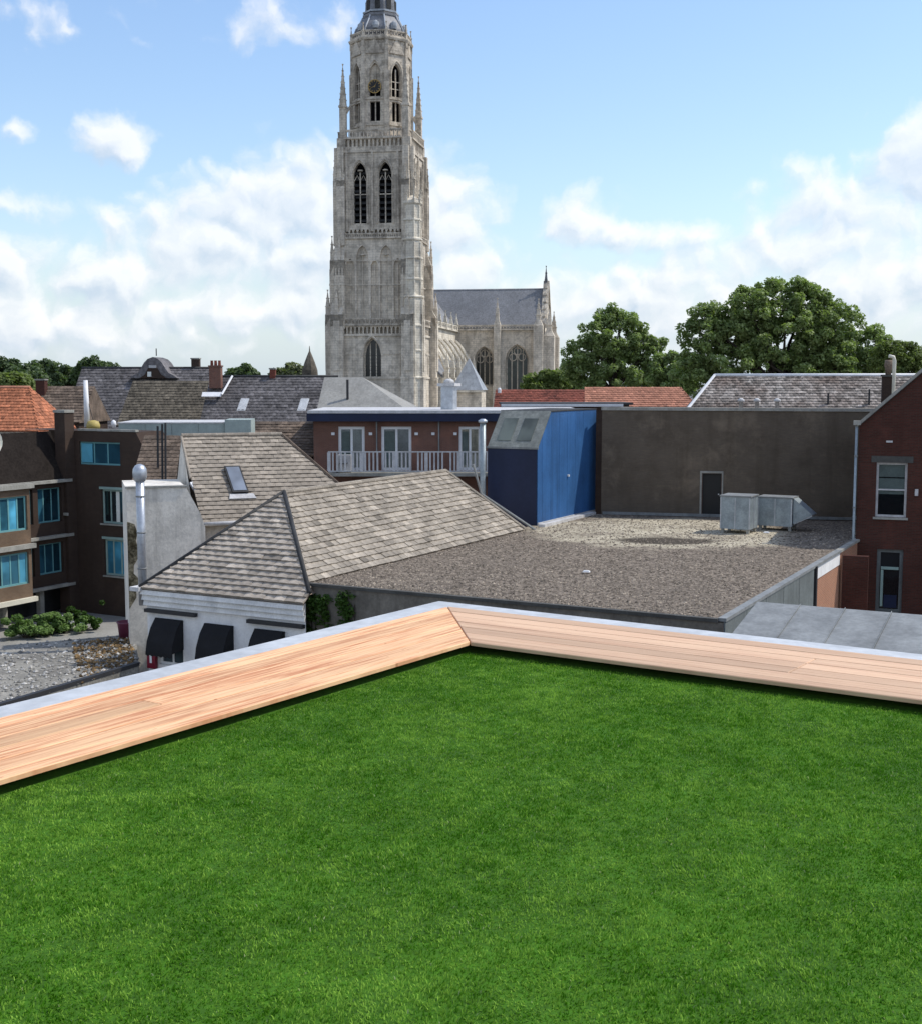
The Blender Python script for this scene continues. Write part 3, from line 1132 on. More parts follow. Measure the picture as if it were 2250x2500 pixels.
def pebbles(name, parent, n, place, smin, smax, m_, seed, label=None):
    rs = np.random.RandomState(seed)
    o8 = np.array([[1, 0, 0], [-1, 0, 0], [0, 1, 0], [0, -1, 0], [0, 0, .7], [0, 0, -.7]], float)
    fc = np.array([[0, 2, 4], [2, 1, 4], [1, 3, 4], [3, 0, 4], [2, 0, 5], [1, 2, 5], [3, 1, 5], [0, 3, 5]])
    base = LOC[parent.name] if parent else Vector()
    V, Fc = [], []
    for k in range(n):
        p = place(rs)
        s = smin + (smax - smin) * rs.rand() ** 2
        a = rs.rand() * 6.28
        q = o8 * (s * (.7 + .6 * rs.rand(3)))
        c, d = math.cos(a), math.sin(a)
        q = np.stack([q[:, 0] * c - q[:, 1] * d, q[:, 0] * d + q[:, 1] * c, q[:, 2]], 1)
        V.append(q + np.array([p.x - base.x, p.y - base.y, p.z - base.z]))
        Fc.append(fc + 6 * k)
    me = bpy.data.meshes.new(name)
    me.from_pydata(np.concatenate(V).tolist(), [], np.concatenate(Fc).tolist())
    o = link(name, me, m_, parent)
    o['kind'] = 'stuff'
    return o


M['stones'] = mat('loose_roof_stones', (.27, .225, .175), .95, .3, 2, 20, .15, .2, isl=.6)
def on_gravel(rs):
    u, v = rs.rand() * 13.2 - .1, .2 + rs.rand() ** 1.4 * 24
    return GF(u, v, RZ + gz(u, v) + .004)
pebbles('gravel_stones', gb, 14000, on_gravel, .018, .06, M['stones'], 4)
# upstand along the far wall and the blue hut
MB().box(GF, -.1, .2, 18.2, 24.4, RZ - .02, RZ + .12).build('upstand', M['offwhite'], gb)

# scattered scraps on the gravel
for (px, py, lab) in ((1430, 1398, 'small white scrap lying on the dark gravel'), (1870, 1302, 'small white stone beside the ventilation unit')):
    p = G(px, py, -6.5)
    f = Fr(p.x, p.y, 15)
    q = MB()
    q.frustum(f, 0, 0, RZ + .02, RZ + .075, .13, .085, .08, .05)
    tag(q.build('scrap', M['white']), lab, 'scrap')

# ventilation units
def vent_box(name, lab, px, py, wd, dp, ht, ang, legs=.18, cat='ventilation unit', grp='ventilation units on the gravel roof'):
    p = G(px, py, -6.5)
    f = Fr(p.x, p.y, ang)
    t = thing(name, lab, cat, f(0, 0, RZ), grp)
    z0 = RZ + legs
    q = MB()
    for (a, b) in ((.04, .04), (wd - .16, .04), (.04, dp - .16), (wd - .16, dp - .16)):
        MB().box(f, a, a + .12, b, b + .12, RZ - .05, z0 - .002).build('foot', M['concrete'], t)
    q.box(f, 0, wd, 0, dp, z0, z0 + ht)
    q.build('casing', M['galv'], t)
    MB().box(f, -.035, wd + .035, -.035, dp + .035, z0 + ht + .002, z0 + ht + .06).build('lid', M['zinc'], t)
    for a in (.0, wd - .05):
        MB().box(f, a, a + .05, -.014, -.002, z0 + .02, z0 + ht - .02).build('corner_strip', M['galv_pale'], t)
    MB().box(f, wd * .5 - .02, wd * .5 + .02, -.012, -.002, z0 + .02, z0 + ht - .02).build('seam', M['galv_pale'], t)
    MB().box(f, wd + .002, wd + .012, dp * .45, dp * .52, z0 + .02, z0 + ht - .02).build('seam', M['galv_pale'], t)
    return t, f, z0


vent_box('ventilation_unit', 'larger grey steel ventilation box nearest the dark wall door', 1756, 1300, 1.30, 1.25, 1.38, 28)
t, f, z0 = vent_box('ventilation_unit', 'second grey steel ventilation box with a pointed weather hood', 1848, 1292, 1.5, 1.0, 1.22, 28)
q = MB()
q.prism([f(1.52, .1, z0 + .12), f(1.52, .1, z0 + 1.24), f(2.35, .1, z0 + .55)], f.vv * .85)
q.build('weather_hood', M['galv'], t)
q = MB().prism([f(1.56, .12, z0 + .1), f(1.56, .12, z0 + .13), f(2.35, .12, z0 + .54), f(2.32, .12, z0 + .47)], f.vv * .8)
q.build('hood_lip', M['galv_pale'], t)

# ------------------------------------------------------------------ dark rendered party wall with a door
KF = Fr(6.836, 62.0, 13.4)
kb = thing('dark_hall_building', 'windowless building with dark grey brown wall behind the gravel roof', 'building', KF(6, 4, 0))
m = MB()
dop = (5.33, .92, RZ + .1, RZ + 2.08, 'rect')
wall(m, KF, 0.02, 18.0, 0, CAMZ - 1.42, [dop], depth=.28)
m.poly([KF(.02, 0, CAMZ - 1.42), KF(18, 0, CAMZ - 1.42), KF(18, 9, CAMZ - 1.42), KF(.02, 9, CAMZ - 1.42)])
m.poly([KF(.02, 0, 0), KF(.02, 9, 0), KF(.02, 9, CAMZ - 1.42), KF(.02, 0, CAMZ - 1.42)])
m.build('wall', M['brick_wall'], kb)
MB().box(KF, -.02, 18.05, -.06, .24, CAMZ - 1.41, CAMZ - 1.27).build('coping', M['concrete'], kb)
d_ = MB().box(KF, 5.33 - .44, 5.33 + .44, .16, .22, RZ + .1, RZ + 2.06).build('door', M['black'], kb)
MB().box(KF, 5.33 + .30, 5.33 + .36, .10, .158, RZ + 1.05, RZ + 1.11).build('handle', M['galv_pale'], d_)
for (a, b, c, e) in ((-.56, -.47, .1, 2.1), (.47, .54, .1, 2.1), (-.56, .54, 2.102, 2.2)):
    MB().box(KF, 5.33 + a, 5.33 + b, -.04, .10, RZ + c, RZ + e).build('door_frame', M['concrete'], kb)
MB().box(KF, .1, 12.2, -.08, -.003, RZ + .0, RZ + .13).build('flashing', M['zinc'], kb)
m = MB()
m.box(KF, 11.82, 12.2, -.10, -.003, RZ + .02, RZ + .2)
m.build('hopper', M['zinc'], kb)
for k, px in enumerate((1807, 1838, 1878)):
    p = KF(6.6 + k * .75 + (k == 2) * .2, 1.2, CAMZ - 1.42)
    q = MB().lathe(p, [(.10, 0), (.10, .42), (.17, .43), (.17, .52), (.05, .60)], 10)
    tag(q.build('vent_pipe', M['offwhite'], None, True), ['leftmost', 'middle', 'rightmost'][k] + ' of three stubby white vents on the dark hall roof', 'vent pipe', 'vents on the dark hall roof')

# ------------------------------------------------------------------ right hand brick house
HF = Fr(16.12, 51.5, 20)
HS = .954
def hz(z):
    return CAMZ - (CAMZ - z) * HS
hb = thing('brick_gable_house', 'dark red brick gable house with sash windows at the right edge', 'house', HF(4, 4, 0))
EZ = hz(CAMZ - 1.73)
HW = 8.2
wop = (1.375 * HS, 1.24 * HS, hz(7.25), hz(9.57), 'rect')
dop = (1.42 * HS, 1.06 * HS, hz(3.15), hz(5.88), 'rect')
wop2 = (5.35, 1.24 * HS, hz(7.25), hz(9.57), 'rect')
m = MB()
wall(m, HF, 0, HW, 0, hz(6.6), [dop], depth=.22)
wall(m, HF, 0, HW, hz(6.6), EZ, [wop, wop2], depth=.22)
m.poly([HF(0, 0, EZ), HF(HW, 0, EZ), HF(HW / 2, 0, EZ + HW / 2 * .92)])
m.poly([HF(0, 0, 0), HF(0, 9, 0), HF(0, 9, EZ), HF(0, 0, EZ)])
m.poly([HF(HW, 0, 0), HF(HW, 9, 0), HF(HW, 9, EZ), HF(HW, 0, EZ)])
m.poly([HF(0, 9, 0), HF(HW, 9, 0), HF(HW, 9, EZ), HF(HW / 2, 9, EZ + HW / 2 * .92), HF(0, 9, EZ)])
m.build('wall', M['brick_dark'], hb)
for s in (0, 1):
    a = HF(-.12 if not s else HW + .12, -.10, EZ - .11)
    b = HF(HW / 2, -.10, EZ + HW / 2 * .92)
    MB().slab([a, b, b + HF.vv * 9.3, a + HF.vv * 9.3] if not s else [b, a, a + HF.vv * 9.3, b + HF.vv * 9.3], .12).build('roof', M['tile_slate'], hb)
    q = MB().prism([a + Vector((0, 0, .03)), b + Vector((0, 0, .03)), b + Vector((0, 0, -.13)), a + Vector((0, 0, -.13))], -HF.vv * .05)
    q.build('bargeboard', M['concrete'], hb)
for op in (wop, wop2):
    wn = window(hb, HF, op, 0, M['offwhite'], M['glass_c'], 1, 2, .09, .22, sill=M['concrete'])
    z = op[3] - .09
    MB().box(HF, op[0] - .5, op[0] + .5, .185, .2, z - .5, z).build('blind', M['curtain'], wn)
    MB().box(HF, op[0] - .5, op[0] + .5, .205, .22, z - 1.2, z - .56).build('blind', M['curtain'], wn)
    MB().box(HF, op[0] - .8, op[0] + .8, -.03, -.002, op[3] + .002, op[3] + .26).build('lintel', M['concrete_d'], hb)
dn = window(hb, HF, dop, 0, M['grey_clad'], M['glass'], 1, 1, .14, .22, name='door')
MB().box(HF, dop[0] - .34, dop[0] + .34, .06, .11, hz(5.0), hz(5.12)).build('transom', M['palegreen'], dn)
MB().box(HF, dop[0] - .34, dop[0] - .24, .06, .11, hz(3.4), hz(4.98)).build('stile', M['palegreen'], dn)
MB().box(HF, dop[0] - .2, dop[0] + .3, .10, .13, hz(3.35), hz(3.9)).build('kick_panel', M['navy'], dn)
q = MB().tube([HF(-.09, -.10, EZ - .1), HF(-.09, -.10, 1.0)], .055, 8)
q.build('drainpipe', M['galv'], hb, True)
MB().box(HF, -.22, .06, -.22, -.0, EZ - .12, EZ + .06).build('hopper_head', M['concrete'], hb)
for z in (9.8, 7.6, 5.4, 3.2):
    MB().lathe(HF(-.09, -.10, hz(z)), [(.075, 0), (.075, .06)], 8).build('pipe_bracket', M['zinc'], hb)
q = MB().box(HF, 1.05, 1.3, -.05, -.002, hz(10.42), hz(10.5))
q.build('wall_anchor', M['offwhite'], hb)
MB().box(HF, 2.21, 2.34, -.08, -.002, hz(8.2), hz(8.48)).build('wall_lamp', M['offwhite'], hb)

# low brick return wall between the gravel roof and the house
p = SF(16.2, -.3, 0)
lw = MB()
LF = Fr(SF(15.95, -.12, 0).x, SF(15.95, -.12, 0).y, 20)
lw.box(LF, .0, .95, 0, .3, 0, RZ - .15)
tag(lw.build('brick_pier', M['brick_dark']), 'short shaded brick pier between the gravel roof and the gable house', 'wall')

# ------------------------------------------------------------------ zinc lean-to roof, lower right
ZP = G(1848, 1469, -5.5)
ZF = Fr(ZP.x, ZP.y, 27.5)
zr = thing('zinc_shed', 'shed with grey standing seam zinc roof behind the right timber boards', 'shed', ZF(4, -2, 0))
def zz(v):
    return CAMZ - 5.5 + v * .175
m = MB()
m.prism([ZF(0.05, -.1, 0), ZF(9.6, -.1, 0), ZF(9.6, -6.1, 0), ZF(.05, -6.1, 0)], (0, 0, zz(-6.1) - .12))
m.build('wall', M['brick_dark'], zr)
for k in range(9):
    a, b = k * 1.08, (k + 1) * 1.08 - .03
    if k == 0:
        q = [ZF(a, 0, zz(0)), ZF(b, 0, zz(0)), ZF(b, -6.2, zz(-6.2)), ZF(a, -6.2, zz(-6.2))]
    else:
        q = [ZF(a, 0, zz(0)), ZF(b, 0, zz(0)), ZF(b, -6.2, zz(-6.2)), ZF(a, -6.2, zz(-6.2))]
    MB().slab(q, .02).build('zinc_panel', M['zinc'], zr)
    MB().slab([ZF(b + .008, .01, zz(.01) + .03), ZF(b + .022, .01, zz(.01) + .03), ZF(b + .022, -6.21, zz(-6.21) + .03), ZF(b + .008, -6.21, zz(-6.21) + .03)], .06).build('seam', M['zinc'], zr)

# ------------------------------------------------------------------ blue hut
BC = Vector((3.44, 57.0, 0))
BF = Fr(BC.x, BC.y, 28)
bb = thing('blue_hut', 'blue clad roof hut with navy end and sloping rooflight', 'hut', BF(-1, 3, RZ))
zl, zh = CAMZ - 3.02, CAMZ - 1.38
BWD, BLN, BSL = 2.52, 6.9, 1.43
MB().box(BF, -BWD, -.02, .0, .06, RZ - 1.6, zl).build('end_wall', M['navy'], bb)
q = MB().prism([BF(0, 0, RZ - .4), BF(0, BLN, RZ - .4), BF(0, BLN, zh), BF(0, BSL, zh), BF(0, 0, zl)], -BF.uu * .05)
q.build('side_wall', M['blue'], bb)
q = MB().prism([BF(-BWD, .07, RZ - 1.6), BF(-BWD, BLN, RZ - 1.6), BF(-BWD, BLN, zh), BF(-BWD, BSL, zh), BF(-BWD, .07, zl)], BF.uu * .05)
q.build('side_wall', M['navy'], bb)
MB().slab([BF(-BWD - .03, BSL, zh + .03), BF(.03, BSL, zh + .03), BF(.03, BLN, zh + .03), BF(-BWD - .03, BLN, zh + .03)], .05).build('roof', M['bitumen'], bb)
rl = MB().slab([BF(-BWD, -.02, zl + .02), BF(0, -.02, zl + .02), BF(0, BSL, zh + .02), BF(-BWD, BSL, zh + .02)], .05).build('rooflight', M['poly'], bb)
sl = Vector((0, 0, zh - zl)) + BF.vv * (BSL + .02)
for k in range(2):
    a = -BWD + .35 + k * 1.0
    o0 = BF(a, .25, zl + .02 + .25 * (zh - zl) / BSL)
    pt = [o0, o0 + BF.uu * .7, o0 + BF.uu * .7 + sl * .6, o0 + sl * .6]
    nn = BF.uu.cross(sl).normalized()
    pt = [p_ + nn * .035 for p_ in pt]
    MB().slab(pt, .03).build('pane', M['glass_g'], rl)
MB().box(BF, -BWD - .03, .04, -.05, -.003, zl - .04, zl + .05).build('gutter', M['zinc'], bb)
for k in range(6):
    v = .5 + k * .95
    ztop = zh - .1 if v > BSL else zl + (zh - zl) * v / BSL - .1
    MB().box(BF, .002, .006, v - .006, v + .006, RZ + .1, ztop).build('cover_strip', M['blue'], bb)
MB().lathe(BF(.04, 3.4, RZ + 2.0), [(.06, 0), (.06, .09)], 10).build('wall_light', M['white'], bb)
MB().box(BF, .003, .06, .0, BLN - .1, RZ - .02, RZ + .12).build('skirting', M['offwhite'], bb)
# steel flue on the hut's left
p = P(1178, 1100, 57.5)
fl = thing('steel_flue', 'thin steel flue with cap rising left of the blue hut', 'flue', (p.x, p.y, RZ - .6))
zt = P(1178, 1030, 57.5).z
MB().tube([(p.x, p.y, RZ - .6), (p.x, p.y, zt)], .13, 12).build('pipe', M['galv'], fl, True)
MB().lathe((p.x, p.y, zt), [(.13, -.05), (.2, -.03), (.21, .06), (.1, .14)], 12).build('cap', M['galv_pale'], fl, True)

# ------------------------------------------------------------------ white house with the hipped tile roof
WF = Fr(-6.18, 44.3, 27.5)
RZ2 = CAMZ - 3.91
EF = CAMZ - 7.0                      # front eave level
wh = thing('white_house', 'white painted house with hipped tile roof and black window awnings', 'house', WF(0, 4, 0))
e0, e1 = WF(-3.45, -3.65, EF), WF(3.28, -3.65, EF)
ap = WF(0, 0, RZ2)
hipR = WF(3.28, -3.316, RZ2 - 2.807)
re_ = WF(0, 11.9, RZ2)
ev1 = WF(3.0, 13.6, RZ2 - 2.55)
lv0, lv1 = WF(-3.6, -3.65, EF), WF(-3.6, 13, EF)
hb_ = WF(0, -3.03 * 0, RZ2)
roof = MB()
dn_ = Vector((0, 0, -.05))
roof.poly([p_ + dn_ for p_ in (e0, e1, hipR, ap)])
roof.poly([p_ + dn_ for p_ in (hipR, ev1, re_, ap)])
roof.poly([p_ + dn_ for p_ in (e0, ap, re_, lv1)])
rf = roof.build('roof', M['tile_brown'], wh)
tiles(rf, e0, WF(3.61, -3.65, EF), ap, ap + WF.uu * .001, .235, .40, 'front', M['tile_front'], 130, .075, 3, xmax=6.72)
# cut-off sliver between the hip and the gravel building
tiles(rf, WF(2.95, -3.03, RZ2 - 2.55), ev1, ap, re_, .25, .36, 'grey', M['tile_grey'], 170, .06, 4)
for k, (a, b) in enumerate(((e0, ap), (hipR, ap))):
    MB().tube([a + Vector((0, 0, .03)), b + Vector((0, 0, .05))], .075, 8).build('hip_roll', M['ridge_d'], rf, True)
ridge_caps(rf, ap + Vector((0, 0, .03)), re_ + Vector((0, 0, .03)), M['tile_grey'], .45, .10)
MB().tube([ev1 + Vector((0, 0, .08)), re_ + Vector((0, 0, .08))], .07, 6).build('verge_flashing', M['tile_grey'], rf)
MB().tube([WF(3.25, 14.2, RZ2 - 2.6), WF(1.2, 13.0, RZ2 - 1.0), WF(.9, 12.8, RZ2 + .3)], .06, 6).build('verge_gutter', M['zinc'], wh)
m = MB()
m.poly([re_ + dn_, ev1 + dn_, WF(3.0, 13.6, 0), WF(-3.4, 13.2, 0), WF(-3.4, 13.0, EF)])
m.build('gable_wall', M['render'], wh)
m = MB()
aw = [(-2.3, 1.05), (-.2, 1.05), (1.85, 1.05)]
zt_, zb_ = EF - 1.02, EF - 2.6
wops = [(a, b, zb_, zt_, 'rect') for (a, b) in aw]
wall(m, WF, -3.3, 3.22, 0, EF - .02, wops, v=-3.45, depth=.2)
m.poly([WF(-3.3, -3.45, 0), WF(-3.3, 13, 0), WF(-3.3, 13, EF), WF(-3.3, -3.45, EF)])
m.build('wall', M['render_w'], wh)
for op in wops:
    window(wh, WF, op, -3.45, M['white'], M['glass'], 2, 1, .08, .2)
# weatherboards under the eave
for k in range(3):
    z = EF - .02 - k * .19
    MB().prism([WF(-3.42 + .03 * k, -3.62 + .045 * k, z), WF(3.25, -3.62 + .045 * k, z), WF(3.25, -3.68 + .045 * k, z - .185), WF(-3.42 + .03 * k, -3.68 + .045 * k, z - .185)], WF.vv * .03).build('weatherboard', M['board_w'], wh)
MB().box(WF, -3.75, -3.35, -3.8, -3.3, EF - .1, EF + .04).build('gutter_end', M['offwhite'], wh)
# long dark awning boxes
MB().box(WF, -3.30, -1.12, -3.62, -3.46, EF - .82, EF - .70).build('awning_box', M['iron'], wh)
MB().box(WF, 1.0, 3.2, -3.62, -3.46, EF - .82, EF - .70).build('awning_box', M['iron'], wh)
# hooded awnings over the windows
for k, (a, b) in enumerate(aw):
    lab = ['leftmost', 'middle', 'rightmost'][k] + ' black canvas window awning on the white house front'
    z1 = zt_ + .02
    t = thing('awning', lab, 'awning', WF(a, -3.5, zb_), 'black awnings on the white house')
    hw = b / 2 + .04
    prof = [(0, z1), (-.10, z1 + .02), (-.36, z1 - .30), (-.55, z1 - .72), (-.62, z1 - 1.05)]
    q = MB()
    for (p0, p1) in zip(prof[:-1], prof[1:]):
        q.prism([WF(a - hw, -3.46 + p0[0], p0[1]), WF(a + hw, -3.46 + p0[0], p0[1]), WF(a + hw, -3.46 + p1[0], p1[1]), WF(a - hw, -3.46 + p1[0], p1[1])], Vector((0, 0, -.012)))
    q.build('canopy', M['canvas'], t)
    for s in (-1, 1):
        pts = [WF(a + s * hw, -3.46 + p0, p1) for (p0, p1) in prof] + [WF(a + s * hw, -3.47, z1 - 1.0)]
        MB().prism(pts, WF.uu * (-s * .012)).build('side_panel', M['canvas'], t)
    q = MB()
    for j in range(6):
        x0 = a - hw + 2 * hw * j / 6
        x1 = a - hw + 2 * hw * (j + 1) / 6
        zb = z1 - 1.05
        q.prism([WF(x0, -4.085, zb), WF(x1, -4.085, zb), WF(x1, -4.085, zb - .11), WF((x0 + x1) / 2, -4.085, zb - .15), WF(x0, -4.085, zb - .11)], WF.vv * .01)
    q.build('valance', M['canvas'], t)
# small red sign on the corner of the white house
p = WF(-3.05, -3.5, EF - 2.35)
sg = thing('wall_sign', 'small dark red sign with white mark on the white house corner', 'sign', p)
MB().box(WF, -3.22, -2.86, -3.62, -3.5, EF - 2.75, EF - 2.1).build('panel', M['redsign'], sg)
MB().box(WF, -3.09, -3.0, -3.632, -3.621, EF - 2.56, EF - 2.28).build('mark', M['white'], sg)
p = WF(-3.65, -3.2, 0)

# ------------------------------------------------------------------ back house: tile roof with a rooflight
RF = Fr(-10.99, 50.0, -20)           # u runs along the ridge, -v is down the visible slope
bh = thing('tile_roof_house', 'house with sandy grey tile roof and one tilted rooflight behind the white house', 'house', RF(2, 0, 0))
rz, ez = CAMZ - 2.17, CAMZ - 5.3
r0, r1 = RF(0, 0, rz), RF(3.98, 0, rz)
q0, q1 = RF(.25, -3.2, ez), RF(7.0, -3.2, ez)
b0, b1 = RF(0, 3.2, ez), RF(7.0, 3.2, ez)
roof = MB()
roof.poly([p_ + dn_ for p_ in (q0, q1, r1, r0)])
roof.poly([p_ + dn_ for p_ in (q1, b1, r1)])
roof.poly([p_ + dn_ for p_ in (b0, r0, r1, b1)])
rf = roof.build('roof', M['tile_brown'], bh)
tiles(rf, q0, q1, r0, r1, .215, .34, 'back', M['tile_back'], 290, .05, 8)
ridge_caps(rf, r0 + Vector((0, 0, .03)), r1 + Vector((0, 0, .03)), M['tile_back'], .42, .09)
MB().tube([r1 + Vector((0, 0, .03)), q1 + Vector((0, 0, .03))], .07, 6).build('hip_roll', M['tile_brown'], rf)
MB().tube([r0 + Vector((0, 0, .02)), (r0 + q0) / 2 + Vector((0, 0, .02)) - RF.uu * .02], .06, 6).build('verge', M['tile_back'], rf)
m = MB()
wall(m, RF, .3, 7, 0, ez, v=-2.95)
m.poly([RF(.05, -2.95, 0), RF(.05, 3, 0), RF(.05, 3, ez), r0 + dn_, RF(.05, -2.95, ez)])
m.build('wall', M['render'], bh)
MB().tube([RF(.1, -3.3, ez - .02), RF(2.6, -3.3, ez + .02)], .08, 8).build('gutter', M['offwhite'], bh, True)
mid = (r0 + q0) / 2
MB().slab([RF(.05, -1.75, ez + 1.45), RF(.17, -1.72, ez + 1.47), RF(.75, -2.75, ez + .36), RF(.6, -2.8, ez + .32)], .12).build('bargeboard', M['white'], bh)
# rooflight standing open on the slope
sv = (q0 - r0).normalized()
sv = Vector((0, 0, 0)) + (RF(0, -3.2, ez) - RF(0, 0, rz)).normalized()
nn = RF.uu.cross(sv).normalized()
if nn.z < 0:
    nn = -nn
o0 = RF(1.42, 0, rz) + sv * 1.75 + nn * .06
rl = MB().prism([o0, o0 + RF.uu * .62, o0 + RF.uu * .78 + sv * 1.35, o0 + RF.uu * .16 + sv * 1.35], nn * .10).build('rooflight', M['ridge_d'], bh)
o1 = o0 + nn * .102 + RF.uu * .07 + sv * .07
MB().prism([o1, o1 + RF.uu * .5, o1 + RF.uu * .64 + sv * 1.2, o1 + RF.uu * .14 + sv * 1.2], nn * .012).build('pane', glass('rooflight_glass', (.22, .25, .30), .1), rl)
MB().prism([o0 + RF.uu * .05 + sv * 1.38, o0 + RF.uu * .95 + sv * 1.38, o0 + RF.uu * 1.05 + sv * 1.62, o0 + RF.uu * .0 + sv * 1.62], nn * .03).build('apron', M['offwhite'], rl)

# ------------------------------------------------------------------ rendered annex, its old roof and flue
NF = Fr(P(308, 1192, 45.6).x, 45.6, -17)
an = thing('rendered_annex', 'tall pale rendered annex wall with peeling mossy corner', 'building', NF(1.3, 1.5, 0))
zt = CAMZ - 3.86
AW = 2.12
m = MB()
wall(m, NF, 0, AW, 0, zt)
m.poly([NF(AW, 0, 0), NF(AW + .66, 0, 0), NF(AW + .66, 0, zt - 1.5), NF(AW + .5, 0, zt - .98), NF(AW, 0, zt)])
m.poly([NF(AW + .66, 0, 0), NF(AW + .66, 2, 0), NF(AW + .66, 2, zt - 1.5), NF(AW + .66, 0, zt - 1.5)])
m.poly([NF(0, 0, 0), NF(0, 4, 0), NF(0, 4, zt), NF(0, 0, zt)])
m.poly([NF(0, 0, zt), NF(AW, 0, zt), NF(AW, 4, zt), NF(0, 4, zt)])
m.build('wall', M['render'], an)
MB().box(NF, -.03, AW + .03, -.05, .15, zt + .002, zt + .07).build('coping', M['concrete'], an)
m = MB()
rs_ = random.Random(3)
pts = [(-.003, zt - 1.2)]
for k in range(10):
    pts.append((.18 + .32 * rs_.random(), zt - 1.3 - k * .3))
pts.append((-.003, zt - 4.4))
m.prism([NF(a, -.012, b) for (a, b) in pts], NF.vv * .01)
m.build('peeled_plaster', mat('mossy_brick_core', (.15, .12, .06), .95, .5, 3.0, 12, .3, .5, col2=(.34, .30, .2)), an)
m = MB()
m.prism([NF(1.42, -.02, zt - 1.9 - 1.1), NF(1.9, -.02, zt - 2.95), NF(1.95, -.02, zt - 3.25), NF(1.4, -.02, zt - 3.3)], NF.vv * .015)
m.build('patch', M['concrete'], an)
fp = P(345, 1300, 45.0)
fl = thing('steel_flue', 'fat steel flue with round cowl in front of the rendered annex', 'flue', (fp.x, fp.y, CAMZ - 8))
zt2 = P(345, 1165, 45.0).z
MB().tube([(fp.x, fp.y, CAMZ - 8), (fp.x, fp.y, zt2)], .155, 14).build('pipe', M['galv_pale'], fl, True)
MB().lathe((fp.x, fp.y, zt2), [(.155, -.16), (.20, -.12), (.25, .0), (.26, .16), (.24, .30), (.16, .42), (.04, .47)], 14).build('cowl', M['galv_pale'], fl, True)
for z in (zt2 - .7, zt2 - 2.0, zt2 - 3.3):
    MB().lathe((fp.x, fp.y, z), [(.17, 0), (.17, .05)], 14).build('clamp_band', M['zinc'], fl, True)

OF = Fr(P(356, 1100, 60).x, 60, 0)
og = thing('old_tile_shed', 'old shed roof of mossy brown tiles behind the rendered annex', 'shed', OF(1, 1, 0))
a0, a1 = OF(-.3, -2.6, CAMZ - 5.4), OF(2.4, -2.6, CAMZ - 5.4)
c0_, c1_ = OF(-.3, 1.0, CAMZ - 2.62), OF(2.4, 1.0, CAMZ - 2.62)
rf = MB().slab([a0 + dn_, a1 + dn_, c1_ + dn_, c0_ + dn_], .05).build('roof', M['tile_brown'], og)
tiles(rf, a0, a1, c0_, c1_, .26, .28, 'brown', M['tile_brown'], 160, .035, 14)
MB().box(OF, -.15, 2.3, -2.4, 1.0, 0, CAMZ - 5.6).build('wall', M['brick_flat'], og)
for k, (px, y0, y1) in enumerate(((385, 1040, 1110), (396, 1035, 1150), (404, 1032, 1170))):
    a, b = P(px, y1, 58.0), P(px, y0, 58.0)
    tag(MB().tube([a - Vector((0, 0, .6)), b], .05, 6).build('roof_pole', M['iron']), ['short dark pole on the old mossy shed roof', 'middle dark pole on the old mossy shed roof', 'tallest dark pole on the old mossy shed roof'][k], 'pole', 'dark poles on the old shed roof')

# ------------------------------------------------------------------ apartments on the left
AC = Vector((-21.75, 71.0, 0))
AF = Fr(AC.x, AC.y, 28)
ap_ = thing('apartment_block', 'dark brown brick apartment block with teal windows at the left', 'building', AF(0, 0, 0))
tz = CAMZ - 2.75
ops1 = [(2.05, 3.0, CAMZ - 4.62, CAMZ - 3.35, 'rect')]
ops2 = [(3.25, 2.3, CAMZ - 7.85, CAMZ - 5.95, 'rect')]
ops3 = [(3.35, 2.3, CAMZ - 10.75, CAMZ - 8.72, 'rect')]
m = MB()
wall(m, AF, 0, 4.7, CAMZ - 5.2, tz, ops1, depth=.22)
wall(m, AF, 0, 5.95, CAMZ - 8.2, CAMZ - 5.2, ops2, depth=.22)
wall(m, AF, 0, 5.95, 0, CAMZ - 8.2, ops3, depth=.22)
m.poly([AF(4.7, 0, CAMZ - 5.2), AF(5.95, 0, CAMZ - 5.2), AF(5.95, 0, CAMZ - 4.75), AF(4.7, 0, tz)])
m.poly([AF(4.7, 0, tz), AF(5.95, 0, CAMZ - 4.75), AF(5.95, 2.2, CAMZ - 4.75), AF(4.7, 2.2, tz)])
m.poly([AF(5.95, 0, 0), AF(5.95, 2.2, 0), AF(5.95, 2.2, CAMZ - 4.75), AF(5.95, 0, CAMZ - 4.75)])
m.poly([AF(-4, 0, tz), AF(4.7, 0, tz), AF(4.7, 2.2, tz), AF(-4, 2.2, tz)])
m.poly([AF(-4, 2.2, 0), AF(5.95, 2.2, 0), AF(5.95, 2.2, CAMZ - 4.75), AF(4.7, 2.2, tz), AF(-4, 2.2, tz)])
m.build('wall', M['brick_flat'], ap_)
MB().box(AF, .55, 4.75, -.05, .2, tz + .002, tz + .12).build('coping', M['concrete'], ap_)
wA = window(ap_, AF, ops1[0], 0, M['teal'], M['glass_b'], 3, 1, .09, .22)
MB().box(AF, .66, 1.45, .08, .115, CAMZ - 4.5, CAMZ - 3.45).build('casement', plain('turquoise_panel', (.12, .42, .55), .4), wA)
window(ap_, AF, ops2[0], 0, M['palegreen'], M['glass'], 4, 1, .11, .22, sill=M['concrete'])
window(ap_, AF, ops3[0], 0, M['palegreen'], M['glass_b'], 4, 1, .11, .22, sill=M['concrete'])
for op in (ops2[0], ops3[0]):
    MB().box(AF, op[0] - op[1] / 2 - .1, op[0] + op[1] / 2 + .1, -.06, -.002, op[3] + .002, op[3] + .14).build('lintel', M['palegreen'], ap_)
MB().box(AF, 3.05, 3.3, .13, .14, CAMZ - 7.8, CAMZ - 6.05).build('curtain', M['curtain'], ap_)
